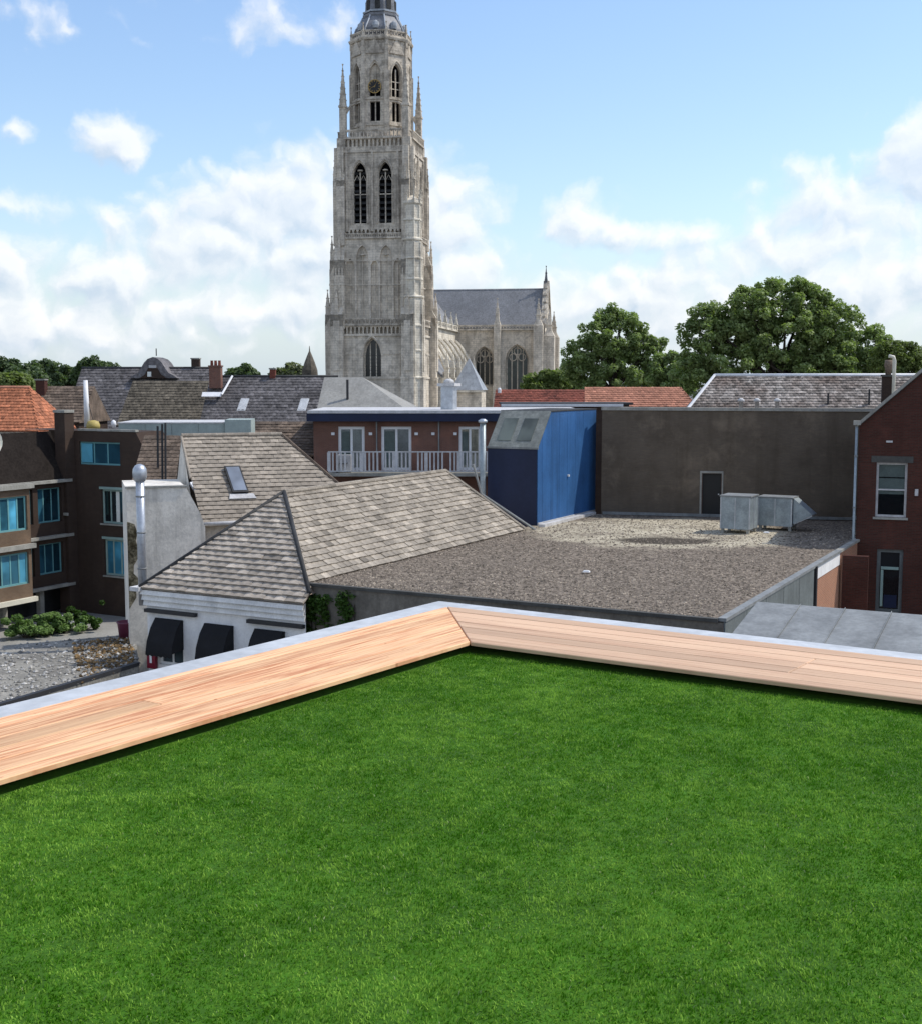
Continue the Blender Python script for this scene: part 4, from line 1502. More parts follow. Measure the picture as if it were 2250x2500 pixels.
# corner stack
q = MB().box(AF, -.55, .22, -.7, -.003, 0, CAMZ - 1.75)
q.build('chimney_stack', M['brick_flat'], ap_)
MB().box(AF, -.6, .27, -.75, .0, CAMZ - 1.748, CAMZ - 1.6).build('stack_cap', M['concrete'], ap_)
MB().box(AF, -.58, .3, -.8, -.702, CAMZ - 7.45, CAMZ - 7.3).build('ledge', M['concrete'], ap_)
# left wing along the yard
LFw = Fr(AC.x, AC.y, 28 - 90)
L0 = -10.5
t2 = CAMZ - 5.55
s2 = [(-1.75 - 2.1 * k, 1.75, CAMZ - 7.75, CAMZ - 5.85, 'rect') for k in range(2)]
s1 = [(-1.75 - 2.1 * k, 1.75, CAMZ - 10.6, CAMZ - 8.9, 'rect') for k in range(2)]
m = MB()
wall(m, LFw, L0, -.3, CAMZ - 8.45, t2, s2, depth=.3)
wall(m, LFw, L0, -.3, CAMZ - 11.3, CAMZ - 8.45, s1, depth=.3)
m.build('wing_wall', M['brick_flat'], ap_)
for op in s2 + s1:
    window(ap_, LFw, op, 0, M['teal'], M['glass_b'], 3, 1, .08, .3)
for z in (t2 - .02, CAMZ - 8.62, CAMZ - 11.4):
    MB().box(LFw, L0, -.3, -.28, -.003, z, z + .16).build('slab_edge', M['concrete'], ap_)
m = MB()
m.poly([LFw(L0, 0, t2 + .14), LFw(-.3, 0, t2 + .14), LFw(-.3, 1.3, CAMZ - 2.8), LFw(L0, 1.3, CAMZ - 2.8)])
m.build('mansard', mat('dark_bitumen_slate', (.028, .023, .020), .95, .2, 1, 8, .15, spec=.05), ap_)
# recessed ground floor
m = MB()
wall(m, LFw, L0, .1, 0, CAMZ - 11.3, v=1.3)
m.poly([LFw(L0, 0, CAMZ - 11.3), LFw(-.3, 0, CAMZ - 11.3), LFw(-.3, 1.35, CAMZ - 11.3), LFw(L0, 1.35, CAMZ - 11.3)])
m.build('ground_floor', M['bitumen'], ap_)  # dark tone puts the deep shade of the recess into the wall
for k in range(4):
    MB().box(LFw, -2.6 - 2.6 * k, -2.3 - 2.6 * k, .1, .4, 0, CAMZ - 11.32).build('column', M['concrete'], ap_)
# projecting bay nearest the picture edge, sunlight put into its colour
m = MB()
bay = [(-5.95, 2.3, CAMZ - 10.6, CAMZ - 8.9, 'rect')]
bay2 = [(-5.95, 2.3, CAMZ - 7.75, CAMZ - 5.95, 'rect')]
wall(m, LFw, L0, -4.6, CAMZ - 8.45, t2, bay2, v=-1.5, depth=.2)
wall(m, LFw, L0, -4.6, CAMZ - 11.5, CAMZ - 8.45, bay, v=-1.5, depth=.2)
m.poly([LFw(-4.6, -1.5, CAMZ - 11.5), LFw(-4.6, 0, CAMZ - 11.5), LFw(-4.6, 0, t2), LFw(-4.6, -1.5, t2)])
m.poly([LFw(L0, -1.5, t2), LFw(-4.6, -1.5, t2), LFw(-4.6, 0, t2), LFw(L0, 0, t2)])
m.build('bay_wall', M['brick_bay'], ap_)
for op in bay + bay2:
    window(ap_, LFw, op, -1.5, M['teal'], M['glass_b'], 4, 1, .1, .2)
for z in (t2 - .02, CAMZ - 8.72, CAMZ - 11.55):
    MB().box(LFw, L0 - .1, -4.45, -1.72, -1.503, z, z + .24).build('slab_edge', M['cream'] if z < CAMZ - 11 else M['concrete'], ap_)  # lowest edge cream to carry the sun's glow, the others concrete

# pale dish at the picture edge, on a mast from the apartment roof
dp = P(-40, 1080, 62)
ds = thing('satellite_dish', 'cream satellite dish on a mast at the left picture edge', 'dish', (dp.x, dp.y, dp.z - 3.0))
q = MB()
ax = Vector((.45, -.75, .25)).normalized()
a_ = ax.cross(Vector((0, 0, 1))).normalized()
b_ = ax.cross(a_)
prev = None
rings = []
for k in range(6):
    r_ = .85 * k / 5
    rings.append([dp + ax * (.22 * (r_ / .85) ** 2) + a_ * (r_ * math.cos(t * math.pi / 10)) + b_ * (r_ * math.sin(t * math.pi / 10)) for t in range(20)])
for k in range(5):
    for t in range(20):
        q.poly([rings[k][t], rings[k][(t + 1) % 20], rings[k + 1][(t + 1) % 20], rings[k + 1][t]])
q.build('reflector', M['cream'], ds)
MB().tube([dp - Vector((0, 0, 7)), dp - ax * .05], .05, 8).build('mast', M['galv'], ds)
MB().tube([dp + b_ * .8, dp + ax * .8], .02, 6).build('feed_arm', M['galv'], ds)

# ------------------------------------------------------------------ terrace of maisonettes with balconies, middle distance
MF = Fr(P(765, 1000, 78).x, 78, 0)
mt_ = thing('brick_maisonettes', 'red brick row with navy fascia, white doors and balconies below the church', 'building', MF(8, 3, 0))
k78 = 78 / 3117.0
def mu(px):
    return (px - 765) * k78
z0, z1 = CAMZ - 5.5, CAMZ - 2.45
dops = [(mu(858), 1.62, z0 + .02, CAMZ - 2.78, 'rect'), (mu(968), 1.85, z0 + .02, CAMZ - 2.78, 'rect'), (mu(1148), 1.35, z0 + .02, CAMZ - 2.78, 'rect'), (mu(1250), 1.5, z0 + .02, CAMZ - 2.78, 'rect')]
m = MB()
wall(m, MF, 0, 16.2, 0, z0)
wall(m, MF, 0, 16.2, z0, z1, dops, depth=.2)
m.poly([MF(0, 0, 0), MF(0, 9, 0), MF(0, 9, z1), MF(0, 0, z1)])
m.build('wall', M['brick_red'], mt_)
for k, op in enumerate(dops):
    d = window(mt_, MF, op, 0, M['white'], M['glass_c'], 2, 1, .17, .2, name='glazed_door')
    MB().box(MF, op[0] - op[1] / 2 + .18, op[0] - .1, .21, .22, op[2] + .3, op[3] - .3).build('curtain', M['curtain'], d)
MB().box(MF, -.35, 16.4, -.55, 9, z1 + .002, CAMZ - 1.96).build('fascia', M['navy'], mt_)
MB().box(MF, -.3, 16.5, -.6, 9.0, CAMZ - 1.958, CAMZ - 1.78).build('roof_edge', M['offwhite'], mt_)
MB().box(MF, 1.0, 15.6, -1.7, -.003, z0 - .22, z0 - .02).build('balcony_slab', M['concrete'], mt_)
for px in (920, 1072):
    MB().tube([MF(mu(px), -.08, z0), MF(mu(px), -.08, z1)], .045, 6).build('drainpipe', M['zinc'], mt_)
for px in (813, 905, 1017, 1058, 1112):
    MB().box(MF, mu(px) - .1, mu(px) + .1, -.12, -.003, CAMZ - 3.3, CAMZ - 3.14).build('wall_lamp', M['white'], mt_)
zr0, zr1 = z0 + .12, CAMZ - 4.28
MB().box(MF, 1.05, 10.7, -1.68, -1.62, zr1, zr1 + .07).build('handrail', M['offwhite'], mt_)
MB().box(MF, 1.05, 10.7, -1.68, -1.62, zr0 - .06, zr0).build('bottom_rail', M['offwhite'], mt_)
nb = 40
for k in range(nb):
    x_ = 1.1 + 9.5 * k / (nb - 1)
    wd = .05 if k % 8 else .1
    if k % 8 == 5:
        continue
    MB().box(MF, x_ - wd, x_ + wd, -1.67, -1.63, zr0 + .001, zr1 - .001).build('baluster', M['offwhite'], mt_)
# air conditioner and planters on the balcony
q = thing('balcony_cabinet', 'small pale cabinet with dark grille on the left end of the balcony', 'cabinet', MF(1.9, -1, z0))
MB().box(MF, 1.5, 2.4, -1.35, -.9, z0 + .1, z0 + 1.05).build('casing', M['offwhite'], q)
MB().lathe(MF(1.95, -1.36, z0 + .55), [(.02, -.01), (.26, -.01), (.26, .01), (.02, .01)], 14).build('grille', M['iron'], q)
for (x0, x1) in ((1.5, 1.6), (2.3, 2.4)):
    MB().box(MF, x0, x1, -1.3, -.95, z0 - .02, z0 + .098).build('foot', M['iron'], q)
# chimney duct on that roof
p = P(1096, 1005, 80)
ck = thing('roof_duct', 'fat pale roof duct with broad cap above the maisonettes', 'duct', (p.x, p.y, CAMZ - 1.78))
MB().box(Fr(p.x, p.y, 25), -.42, .42, -.3, .3, CAMZ - 1.78, CAMZ - .32).build('shaft', M['galv_pale'], ck)
MB().box(Fr(p.x, p.y, 25), -.6, .6, -.45, .45, CAMZ - .318, CAMZ - .14).build('cap', M['offwhite'], ck)
MB().lathe((p.x, p.y, CAMZ - .138), [(.35, 0), (.30, .18), (.12, .28)], 12).build('cowl', M['offwhite'], ck, True)

# ------------------------------------------------------------------ rooftops of the town
def house(name, label, fr, u0, u1, v0, v1, ze, zr, mt, mw, hip=(0, 0), row=.3, col=.3, key=None, group=None, z0=0, ridge=None, verge=None):
    """pitched or hipped house: ridge along u, tiles in real courses"""
    t = thing(name, label, 'house', fr((u0 + u1) / 2, (v0 + v1) / 2, 0), group)
    vm = (v0 + v1) / 2
    a, b = fr(u0 - .2, v0 - .25, ze - .1), fr(u1 + .2, v0 - .25, ze - .1)
    c, d = fr(u1 + .2, v1 + .25, ze - .1), fr(u0 - .2, v1 + .25, ze - .1)
    ra, rb = fr(u0 - .2 + hip[0], vm, zr), fr(u1 + .2 - hip[1], vm, zr)
    q = MB()
    q.poly([a, b, rb, ra])
    q.poly([c, d, ra, rb])
    q.poly([d, a, ra])
    q.poly([b, c, rb])
    rf = q.build('roof', mt, t)
    up = Vector((0, 0, .06))
    tiles(rf, a + up, b + up, ra + up, rb + up, row, col, key or mt.name, mt, 0, .05, hash(label) % 99 if False else len(label))
    if hip[1]:
        tiles(rf, b + up, c + up, rb + up, rb + up + fr.vv * .01, row, col, key or mt.name, mt, 0, .05, 5)
    w_ = MB()
    w_.box(fr, u0, u1, v0, v1, z0, ze - .12)
    if not hip[0]:
        w_.poly([fr(u0, v0, ze - .12), fr(u0, v1, ze - .12), fr(u0, vm, zr - .1)])
    if not hip[1]:
        w_.poly([fr(u1, v0, ze - .12), fr(u1, v1, ze - .12), fr(u1, vm, zr - .1)])
    w_.build('wall', mw, t)
    if ridge:
        MB().tube([ra + Vector((0, 0, .08)), rb + Vector((0, 0, .08))], .11, 8).build('ridge', ridge, rf, True)
    if verge:
        MB().tube([a + Vector((0, 0, .1)), ra + Vector((0, 0, .1))], .10, 6).build('verge', verge, rf)
    return t, rf


def chimney(par, p, wd, dp, h, ang, m_, cap=None, pots=0, name='chimney', label=None):
    f = Fr(p.x, p.y, ang)
    c = MB().box(f, -wd / 2, wd / 2, -dp / 2, dp / 2, p.z, p.z + h).build(name, m_, par)
    MB().box(f, -wd / 2 - .06, wd / 2 + .06, -dp / 2 - .06, dp / 2 + .06, p.z + h + .002, p.z + h + .12).build('chimney_cap', cap or M['concrete'], c)
    for k in range(pots):
        q = f(-wd / 2 + wd * (k + .5) / pots, 0, p.z + h + .12)
        MB().lathe(q, [(.13, 0), (.11, .35), (.13, .4)], 8).build('chimney_pot', M['tile_dred'], c)
    return c


def fpx(px, py, D, a=0):
    p = P(px, py, D)
    return Fr(p.x, p.y, a), p.z


def span(px0, px1, D):
    return (px1 - px0) / 3117.0 * D


# orange roof, far left
f, zr = fpx(-120, 948, 92, 4)
house('clay_roof_house', 'house with bright orange clay tile hipped roof at the far left', f, 0, span(-120, 140, 92), -3.2, 3.2, CAMZ - 3.4, zr, M['tile_red'], M['render'], hip=(0, 2.0), row=.3, col=.26, ridge=M['tile_salmon'])
# brownish lower roof right of it with dark chimney
f, zr = fpx(118, 945, 104, 6)
t, rf = house('brown_roof_house', 'house with patchy brown tile roof beside the orange roof', f, 0, span(118, 230, 104), -3, 3, CAMZ - 3.2, zr, M['tile_brown'], M['brick_flat'], row=.32, col=.3)
chimney(t, f(-.3, -.6, zr - .7), .75, .6, 1.25, 6, M['brick_dark'], M['concrete'])
# long grey slate roofs
f, zr = fpx(205, 900, 122, 3)
t, rf = house('slate_roof_house', 'long grey slate roof with curved dark gable dormer at left', f, 0, span(205, 520, 122), -5.5, 5.5, CAMZ - 4.4, zr, M['tile_slate'], M['brick_flat'], row=.36, col=.36, ridge=M['ridge_d'])
# curved gable dormer on it
uu = span(205, 388, 122)
m = MB()
prof = [(uu + a, zr - .9 + b) for (a, b) in ((-2.3, 0), (-1.9, .28), (-1.45, .5), (-1.15, .95), (-.85, 1.45), (-.5, 1.8), (0, 1.98), (.5, 1.8), (.85, 1.45), (1.15, .95), (1.45, .5), (1.9, .28), (2.3, 0))]
m.prism([f(a, -1.6, b) for (a, b) in prof], f.vv * 3.4)
dm = m.build('gable_dormer', M['tile_slate'], t)
m = MB()
m.prism([f(uu + (a - uu) * .55, -1.62, zr - .9 + (b - zr + .9) * .62) for (a, b) in prof], f.vv * -.05)
m.build('dormer_front', M['brick_flat'], dm)
MB().box(f, uu - .35, uu + .35, -1.74, -1.68, zr + .05, zr + .3).build('ornament', M['offwhite'], dm)
MB().box(f, uu - .5, uu - .15, -1.76, -1.68, zr - .75, zr - .3).build('pane', M['curtain'], dm)
MB().tube([f(uu, -.4, zr + 1.2), f(uu, -.4, zr + 1.9)], .05, 6).build('finial', M['iron'], dm)
chimney(t, f(span(205, 480, 122), .3, zr - .5), .75, .6, 1.4, 3, M['brick_flat'])
f2, zr2 = fpx(330, 932, 112, 6)
t, rf = house('mossy_roof_house', 'dark mossy tile roof in front of the long slate roof', f2, 0, span(330, 522, 112), -4, 4, CAMZ - 3.75, zr2, M['tile_moss'], M['brick_flat'], row=.34, col=.32)
f3, zr3 = fpx(520, 921, 106, 3)
t, rf = house('slate_roof_house', 'grey slate roof with two small rooflights and red chimney', f3, 0, span(520, 822, 106), -4.2, 4.2, CAMZ - 3.9, zr3, M['tile_slate'], M['brick_flat'], row=.33, col=.33, ridge=M['ridge_d'])
chimney(t, f3(.55, -1.2, zr3 - .9), .95, .7, 1.75, 3, M['brick_red'], M['brick_red'], 3)
MB().slab([f3(-.4, -2.3, zr3 - 1.55), f3(1.2, -2.3, zr3 - 1.55), f3(1.2, -1.95, zr3 - 1.2), f3(-.4, -1.95, zr3 - 1.2)], .05).build('lead_flashing', M['white'], rf)
MB().tube([f3(1.25, -2.2, zr3 - 1.4), f3(1.7, -.3, zr3 + .1)], .09, 6).build('white_verge', M['white'], rf)
chimney(t, f3(span(520, 668, 106), 0, zr3 - .3), .45, .45, .95, 3, M['tile_dred'])
for px in (607, 752):
    u_ = span(520, px, 106)
    a = f3(u_ - .3, -3.0, 0)
    sl_ = (zr3 - (CAMZ - 4.0)) / 4.45
    zf = lambda v: zr3 + v * sl_ + .13
    rl = MB().slab([f3(u_ - .35, -2.9, zf(-2.9)), f3(u_ + .35, -2.9, zf(-2.9)), f3(u_ + .5, -1.9, zf(-1.9)), f3(u_ - .2, -1.9, zf(-1.9))], .06).build('rooflight', M['zinc_pale'], rf)
    MB().slab([f3(u_ - .27, -2.82, zf(-2.82) + .02), f3(u_ + .28, -2.82, zf(-2.82) + .02), f3(u_ + .41, -1.98, zf(-1.98) + .02), f3(u_ - .13, -1.98, zf(-1.98) + .02)], .012).build('pane', M['zinc_pale'], rl)
# slate turret
tp = P(757, 925, 112)
tu = thing('slate_turret', 'dark slate roof turret with pointed top left of the church tower', 'turret', (tp.x, tp.y, tp.z - 3))
MB().lathe((tp.x, tp.y, tp.z - 3), [(.75, 0), (.75, 3.3)], 8, .3).build('drum', M['tile_slate'], tu)
MB().lathe((tp.x, tp.y, tp.z + .28), [(.72, 0), (.68, .5), (.45, 1.2), (.25, 1.7), (.06, 2.15), (.02, 2.6)], 8, .3).build('cap_roof', M['tile_moss'], tu)
# pale smooth hipped roof before the tower foot
f4, zr4 = fpx(792, 921, 96, 8)
hh = thing('pale_roof_house', 'pale smooth hipped roof directly in front of the church tower foot', 'house', f4(2, 0, 0))
a, b = f4(.15, -3.2, CAMZ - 2.4), f4(span(792, 1030, 96), -3.2, CAMZ - 2.4)
ra, rb = f4(0, 0, zr4), f4(span(792, 888, 96), 0, zr4)
c, d = f4(span(792, 1030, 96), 3.2, CAMZ - 2.4), f4(.1, 3.2, CAMZ - 2.4)
MB().poly([a, b, rb, ra]).poly([b, c, rb]).poly([c, d, ra, rb]).build('roof', mat('pale_roof_felt', (.34, .33, .30), .85, .12, .8, 6, .1, .1, streak=.3), hh)
MB().prism([Vector((p_.x, p_.y, 0)) for p_ in (a, b, c, d)], (0, 0, CAMZ - 2.45)).build('wall', M['render'], hh)
MB().poly([a, ra, d]).build('gable', M['brick_flat'], hh)
MB().tube([f4(span(792, 864, 96), -1.9, CAMZ - 1.5), f4(span(792, 864, 96), -1.9, CAMZ + .1)], .09, 8).build('soil_pipe', M['iron'], hh)
# small brown roof strip and louvred brown wall
f5, zr5 = fpx(612, 1034, 82, 0)
house('brown_lean_to', 'low brown tiled roof left of the brick maisonettes', f5, 0, span(612, 772, 82), -2.6, 2.6, CAMZ - 4.6, zr5 + .05, M['tile_brown'], M['brick_red'], row=.3, col=.4)
# pale green parapet boxes
f6, z6 = fpx(340, 1034, 75, -4)
pg = thing('flat_roof_block', 'flat roofed block with long pale green fascia', 'building', f6(2.5, 2, 0))
MB().box(f6, -1.2, span(340, 548, 75), .1, 5, 0, z6 - .8).build('wall', M['brick_flat'], pg)
for k in range(4):
    s0, s1 = -1.2 + k * 1.55, -1.2 + (k + 1) * 1.55 - .02
    MB().box(f6, s0, s1, -.02, .08, z6 - .95, z6).build('fascia_panel', M['greenbox'], pg)
MB().box(f6, span(340, 548, 75) + .01, span(340, 612, 75), -.2, 2.5, z6 - 1.0, z6 + .22).build('plant_box', M['greenbox'], pg)
MB().box(f6, -1.25, span(340, 548, 75), -.05, 5, z6 + .002, z6 + .07).build('roof_edge', M['offwhite'], pg)
# white pole with yellow foot on the apartment roof
p = P(213, 1040, 73.5)
wp = thing('white_flue_pole', 'tall tapering white pole with yellow foot on the apartment roof', 'pole', (p.x, p.y, tz + .1))
zt = P(213, 928, 73.5).z
MB().tube([(p.x, p.y, tz + .1), (p.x - .02, p.y, zt)], .17, 10, .12).build('shaft', M['white'], wp, True)
MB().lathe((p.x + .35, p.y, tz + .0), [(.38, 0), (.40, .2), (.32, .42), (.1, .5)], 12).build('foot', plain('ochre_paint', (.42, .33, .10), .6), wp, True)
MB().tube([(p.x + .35, p.y, tz + .5), (p.x + .03, p.y, zt - 1.0)], .02, 6).build('stay', M['iron'], wp)
p = P(278, 1046, 71.5)
tag(MB().lathe((p.x, p.y, tz + .12), [(.10, 0), (.12, .15), (.16, .2), (.12, .38), (.03, .45)], 10).build('roof_vent', M['white'], None, True), 'tiny white roof vent on the apartment parapet', 'vent')

# red roofs, right of the church
f7, zr7 = fpx(1215, 953, 110, 6)
t, rf = house('dark_red_roof_house', 'low dark red tile roof just right of the church foot', f7, 0, span(1215, 1448, 110), -3, 3, CAMZ - 2.7, zr7, M['tile_dred'], M['brick_red'], row=.3, col=.3)
p = f7(.2, -1.0, zr7 - .2)
MB().lathe(p, [(.14, 0), (.16, .3), (.05, .45)], 8).build('vent_knob', M['white'], rf)
f8, zr8 = fpx(1432, 947, 104, 5)
house('salmon_roof_house', 'hipped faded salmon tile roof under the left tree', f8, 0, span(1432, 1700, 104), -3, 3, CAMZ - 2.6, zr8, M['tile_salmon'], M['brick_red'], hip=(0, 1.6), row=.28, col=.26)
# small flat roof with white edges in front of it
f9, z9 = fpx(1395, 985, 92, 0)
fr_ = thing('flat_dormer', 'small flat dark roof with white edge above the blue hut', 'building', f9(2, 1, 0))
MB().box(f9, -5.0, span(1395, 1535, 92), 0, 5, 0, z9 - .1).build('wall', M['brick_flat'], fr_)
MB().box(f9, -5.1, span(1395, 1545, 92), -.1, 5.1, z9 - .098, z9 + .04).build('roof', M['bitumen'], fr_)
MB().box(f9, -5.1, span(1395, 1520, 92), -.16, -.102, z9 - .22, z9 - .02).build('roof_edge', M['white'], fr_)
# mottled old roof with white ridge
f10, zr10 = fpx(1752, 919, 82, 7)
t, rf = house('mottled_roof_house', 'mottled old tile roof with white ridge and verge beneath the big tree', f10, -2.2, span(1752, 2330, 82), -2.6, 2.6, CAMZ - 2.2, zr10, M['tile_old'], M['brick_red'], hip=(2.2, 0), row=.24, col=.24, ridge=M['white'], verge=M['white'])
for px, d_h in ((2003, 1.0), (2097, 1.25)):
    u_ = span(1752, px, 82)
    MB().tube([f10(u_, -2.0, CAMZ - 1.75), f10(u_, -2.0, CAMZ - 1.75 + d_h)], .06, 6).build('roof_pipe', M['iron'], rf)
# dark chimney and white flue beside the gable house
p = P(2166, 960, 70)
cs = thing('chimney_stack', 'dark chimney stack with brown pot beside the gable house', 'chimney', (p.x, p.y, p.z - 3))
fcs = Fr(p.x, p.y, 15)
MB().box(fcs, -.32, .32, -.3, .3, p.z - 3, p.z + .9).build('stack', M['brick_flat'], cs)
MB().box(fcs, -.38, .38, -.36, .36, p.z + .902, p.z + 1.02).build('cap', M['concrete_d'], cs)
MB().lathe((p.x, p.y, p.z + 1.02), [(.16, 0), (.18, .3), (.24, .5), (.2, .8)], 10).build('chimney_pot', M['tile_brown'], cs, True)
p = P(2180, 960, 69)
MBp = MB().tube([(p.x, p.y, p.z - 3), (p.x, p.y, p.z + 1.75), (p.x - .06, p.y, p.z + 1.95), (p.x - .3, p.y, p.z + 2.0)], .10, 10)
tag(MBp.build('white_flue', M['cream'], None, True), 'bent cream flue pipe beside the dark chimney stack', 'flue')

# ------------------------------------------------------------------ the church
K = .0694                      # metres per picture pixel at the tower
CF = Fr(-13.46, 222.0, TW)
ch = thing('church_tower', 'tall weathered gothic limestone church tower with clock and spire', 'church tower', CF(0, 0, 0))


def zy(y):
    return CAMZ + (930 - y) * K


def sides(half):
    out = []
    for k in range(4):
        a = TW + 90 * k
        f = Fr(CF.x, CF.y, a)
        p = f(0, -half, 0)
        out.append(Fr(p.x, p.y, a))
    return out


def pinnacle(mb, fr, u, v, z0, wd, hs, hp):
    mb.box(fr, u - wd / 2, u + wd / 2, v - wd / 2, v + wd / 2, z0, z0 + hs)
    mb.box(fr, u - wd * .62, u + wd * .62, v - wd * .62, v + wd * .62, z0 + hs * .94, z0 + hs)
    mb.frustum(fr, u, v, z0 + hs, z0 + hs + hp, wd * .5, .03)
    n = max(2, int(hp / .9))
    for k in range(1, n):
        t = k / n
        a = wd * .5 * (1 - t)
        for (p, q) in ((-1, -1), (1, -1), (1, 1), (-1, 1)):
            mb.frustum(fr, u + p * a, v + q * a, z0 + hs + hp * t - .09, z0 + hs + hp * t + .12, .05, .1)
    mb.frustum(fr, u, v, z0 + hs + hp - .15, z0 + hs + hp + .2, .05, .14)


def balustrade(parent, fr, u0, u1, v, z, h, m_):
    q = MB()
    q.box(fr, u0, u1, v - .14, v + .14, z + h - .2, z + h)
    q.box(fr, u0, u1, v - .16, v + .16, z, z + .2)
    n = int((u1 - u0) / .62)
    for k in range(n + 1):
        x = u0 + .1 + (u1 - u0 - .2) * k / n
        q.box(fr, x - .08, x + .08, v - .08, v + .08, z + .2, z + h - .2)
        if k < n:
            xm = x + (u1 - u0 - .2) / n / 2
            q.frustum(fr, xm, v, z + h - .45, z + h - .2, .05, .22, .07, .07)
            q.frustum(fr, xm, v, z + .2, z + .42, .22, .05, .07, .07)
    return q.build('balustrade', m_, parent)


H1, H2, H3 = 7.2, 6.6, 6.25
Z1, Z2, Z3 = zy(797), zy(583), zy(350)
win_low = (-.25, 3.1, zy(922), zy(826), 'lancet')
sides1, sides2, sides3 = sides(H1), sides(H2), sides(H3)
stage1, stage2, stage3 = MB(), MB(), MB()
for k, f in enumerate(sides1):
    wall(stage1, f, -H1, H1, 0, zy(818), [win_low] if k % 2 == 0 else [], depth=1.1)
    arc = [(-4.9 + .7 * j, .46, zy(816), zy(799), 'lancet') for j in range(15)]
    wall(stage1, f, -H1, H1, zy(818), Z1, arc, depth=.7)
    stage1.box(f, -5.4, 5.4, .71, .75, zy(818), Z1 - .02)
    for j in range(8):
        u_ = -4.55 + 1.3 * j
        if abs(u_ + .25) > 2.2:
            stage1.box(f, u_ - .07, u_ + .07, -.09, -.004, zy(915), zy(870))
    # string courses and plinth moulding
    for z, d in ((zy(866), .10), (zy(925), .16), (zy(822), .22)):
        if z == zy(866):
            stage1.box(f, -H1 + 1.9, -2.1, -d, -.004, z, z + .3)
            stage1.box(f, 1.7, H1 - 1.9, -d, -.004, z, z + .3)
        else:
            stage1.box(f, -H1 + 1.9, H1 - 1.9, -d, -.004, z, z + .35)
    # hood mould over the window
    ar = arch_pts(win_low[0], win_low[1] + .5, win_low[2], win_low[3] + .35, 'lancet')
    if k % 2 == 0:
        stage1.tube([f(a, -.08, b) for (a, b) in ar], .16, 6)
stage1.poly([CF(-H1, -H1, Z1), CF(H1, -H1, Z1), CF(H1, H1, Z1), CF(-H1, H1, Z1)])
s1o = stage1.build('lower_stage', M['stone'], ch)
w1 = window(ch, sides1[0], win_low, 0, M['stone'], M['leadglass'], 3, 1, .22, 1.1)
for k in range(1, 7):
    z = win_low[2] + k * .62
    MB().box(sides1[0], win_low[0] - 1.4, win_low[0] + 1.4, 1.0, 1.03, z, z + .05).build('saddle_bar', M['iron'], w1)
# blind panels of the middle stage
panels = [(-4.05, 1.5, Z1 + 1.3, zy(636), 'lancet'), (-1.95, 2.05, Z1 + 1.3, zy(605), 'lancet'), (.15, 1.3, Z1 + 1.3, zy(640), 'lancet'), (2.1, 2.05, Z1 + 1.3, zy(605), 'lancet'), (4.1, 1.4, Z1 + 1.3, zy(636), 'lancet')]
for f in sides2:
    wall(stage2, f, -H2, H2, Z1 - .1, Z2, panels, depth=.42)
    stage2.poly([f(-H2 + 1, .421, Z1), f(H2 - 1, .421, Z1), f(H2 - 1, .421, Z2 - .3), f(-H2 + 1, .421, Z2 - .3)])
    for pn in panels:
        stage2.box(f, pn[0] - .07, pn[0] + .07, .2, .42, pn[2], pn[3] - 1.0)
        if pn[1] > 1.8:
            stage2.lathe(f(pn[0], .3, pn[3] - 1.5), [(.3, -.1), (.42, -.1), (.42, .1), (.3, .1)], 10)
    for z in (zy(700), zy(642)):
        stage2.box(f, -H2 + 1.6, H2 - 1.6, -.06, -.004, z, z + .16)
s2o = stage2.build('middle_stage', M['stone'], ch)
bel = [(-2.35, 2.2, zy(552), zy(408), 'lancet'), (1.95, 2.2, zy(552), zy(408), 'lancet')]
for f in sides3:
    arc = [(-4.6 + .71 * j, .45, zy(584), zy(566), 'lancet') for j in range(14)]
    wall(stage3, f, -H3, H3, Z2 - .1, zy(562), arc, depth=.6)
    stage3.box(f, -5.1, 5.1, .61, .65, Z2 - .08, zy(562))
    wall(stage3, f, -H3, H3, zy(562), Z3 - 1.6, bel, depth=1.0)
    arc = [(-4.6 + .71 * j, .4, Z3 - 1.45, Z3 - .25, 'lancet') for j in range(14)]
    wall(stage3, f, -H3, H3, Z3 - 1.6, Z3, arc, depth=.5)
    stage3.box(f, -5.1, 5.1, .51, .55, Z3 - 1.58, Z3 - .02)
    for b in bel:
        ar = arch_pts(b[0], b[1] + .55, b[2], b[3] + .45, 'lancet')
        ring = [(b[0] - b[1] / 2 - .28, b[2])] + ar + [(b[0] + b[1] / 2 + .28, b[2])]
        stage3.tube([f(a, -.07, c) for (a, c) in ring], .15, 6)
    for u in (-4.55, -.2, 4.15):
        stage3.box(f, u - .18, u + .18, -.22, -.004, Z2 + .8, zy(395))
        stage3.frustum(f, u, -.1, zy(395), zy(372), .22, .03, .15, .03)
    stage3.box(f, -H3 + .8, H3 - .8, -.18, -.004, zy(385), zy(380))
stage3.poly([CF(-H3, -H3, Z3), CF(H3, -H3, Z3), CF(H3, H3, Z3), CF(-H3, H3, Z3)])
s3o = stage3.build('belfry_stage', M['stone_up'], ch)
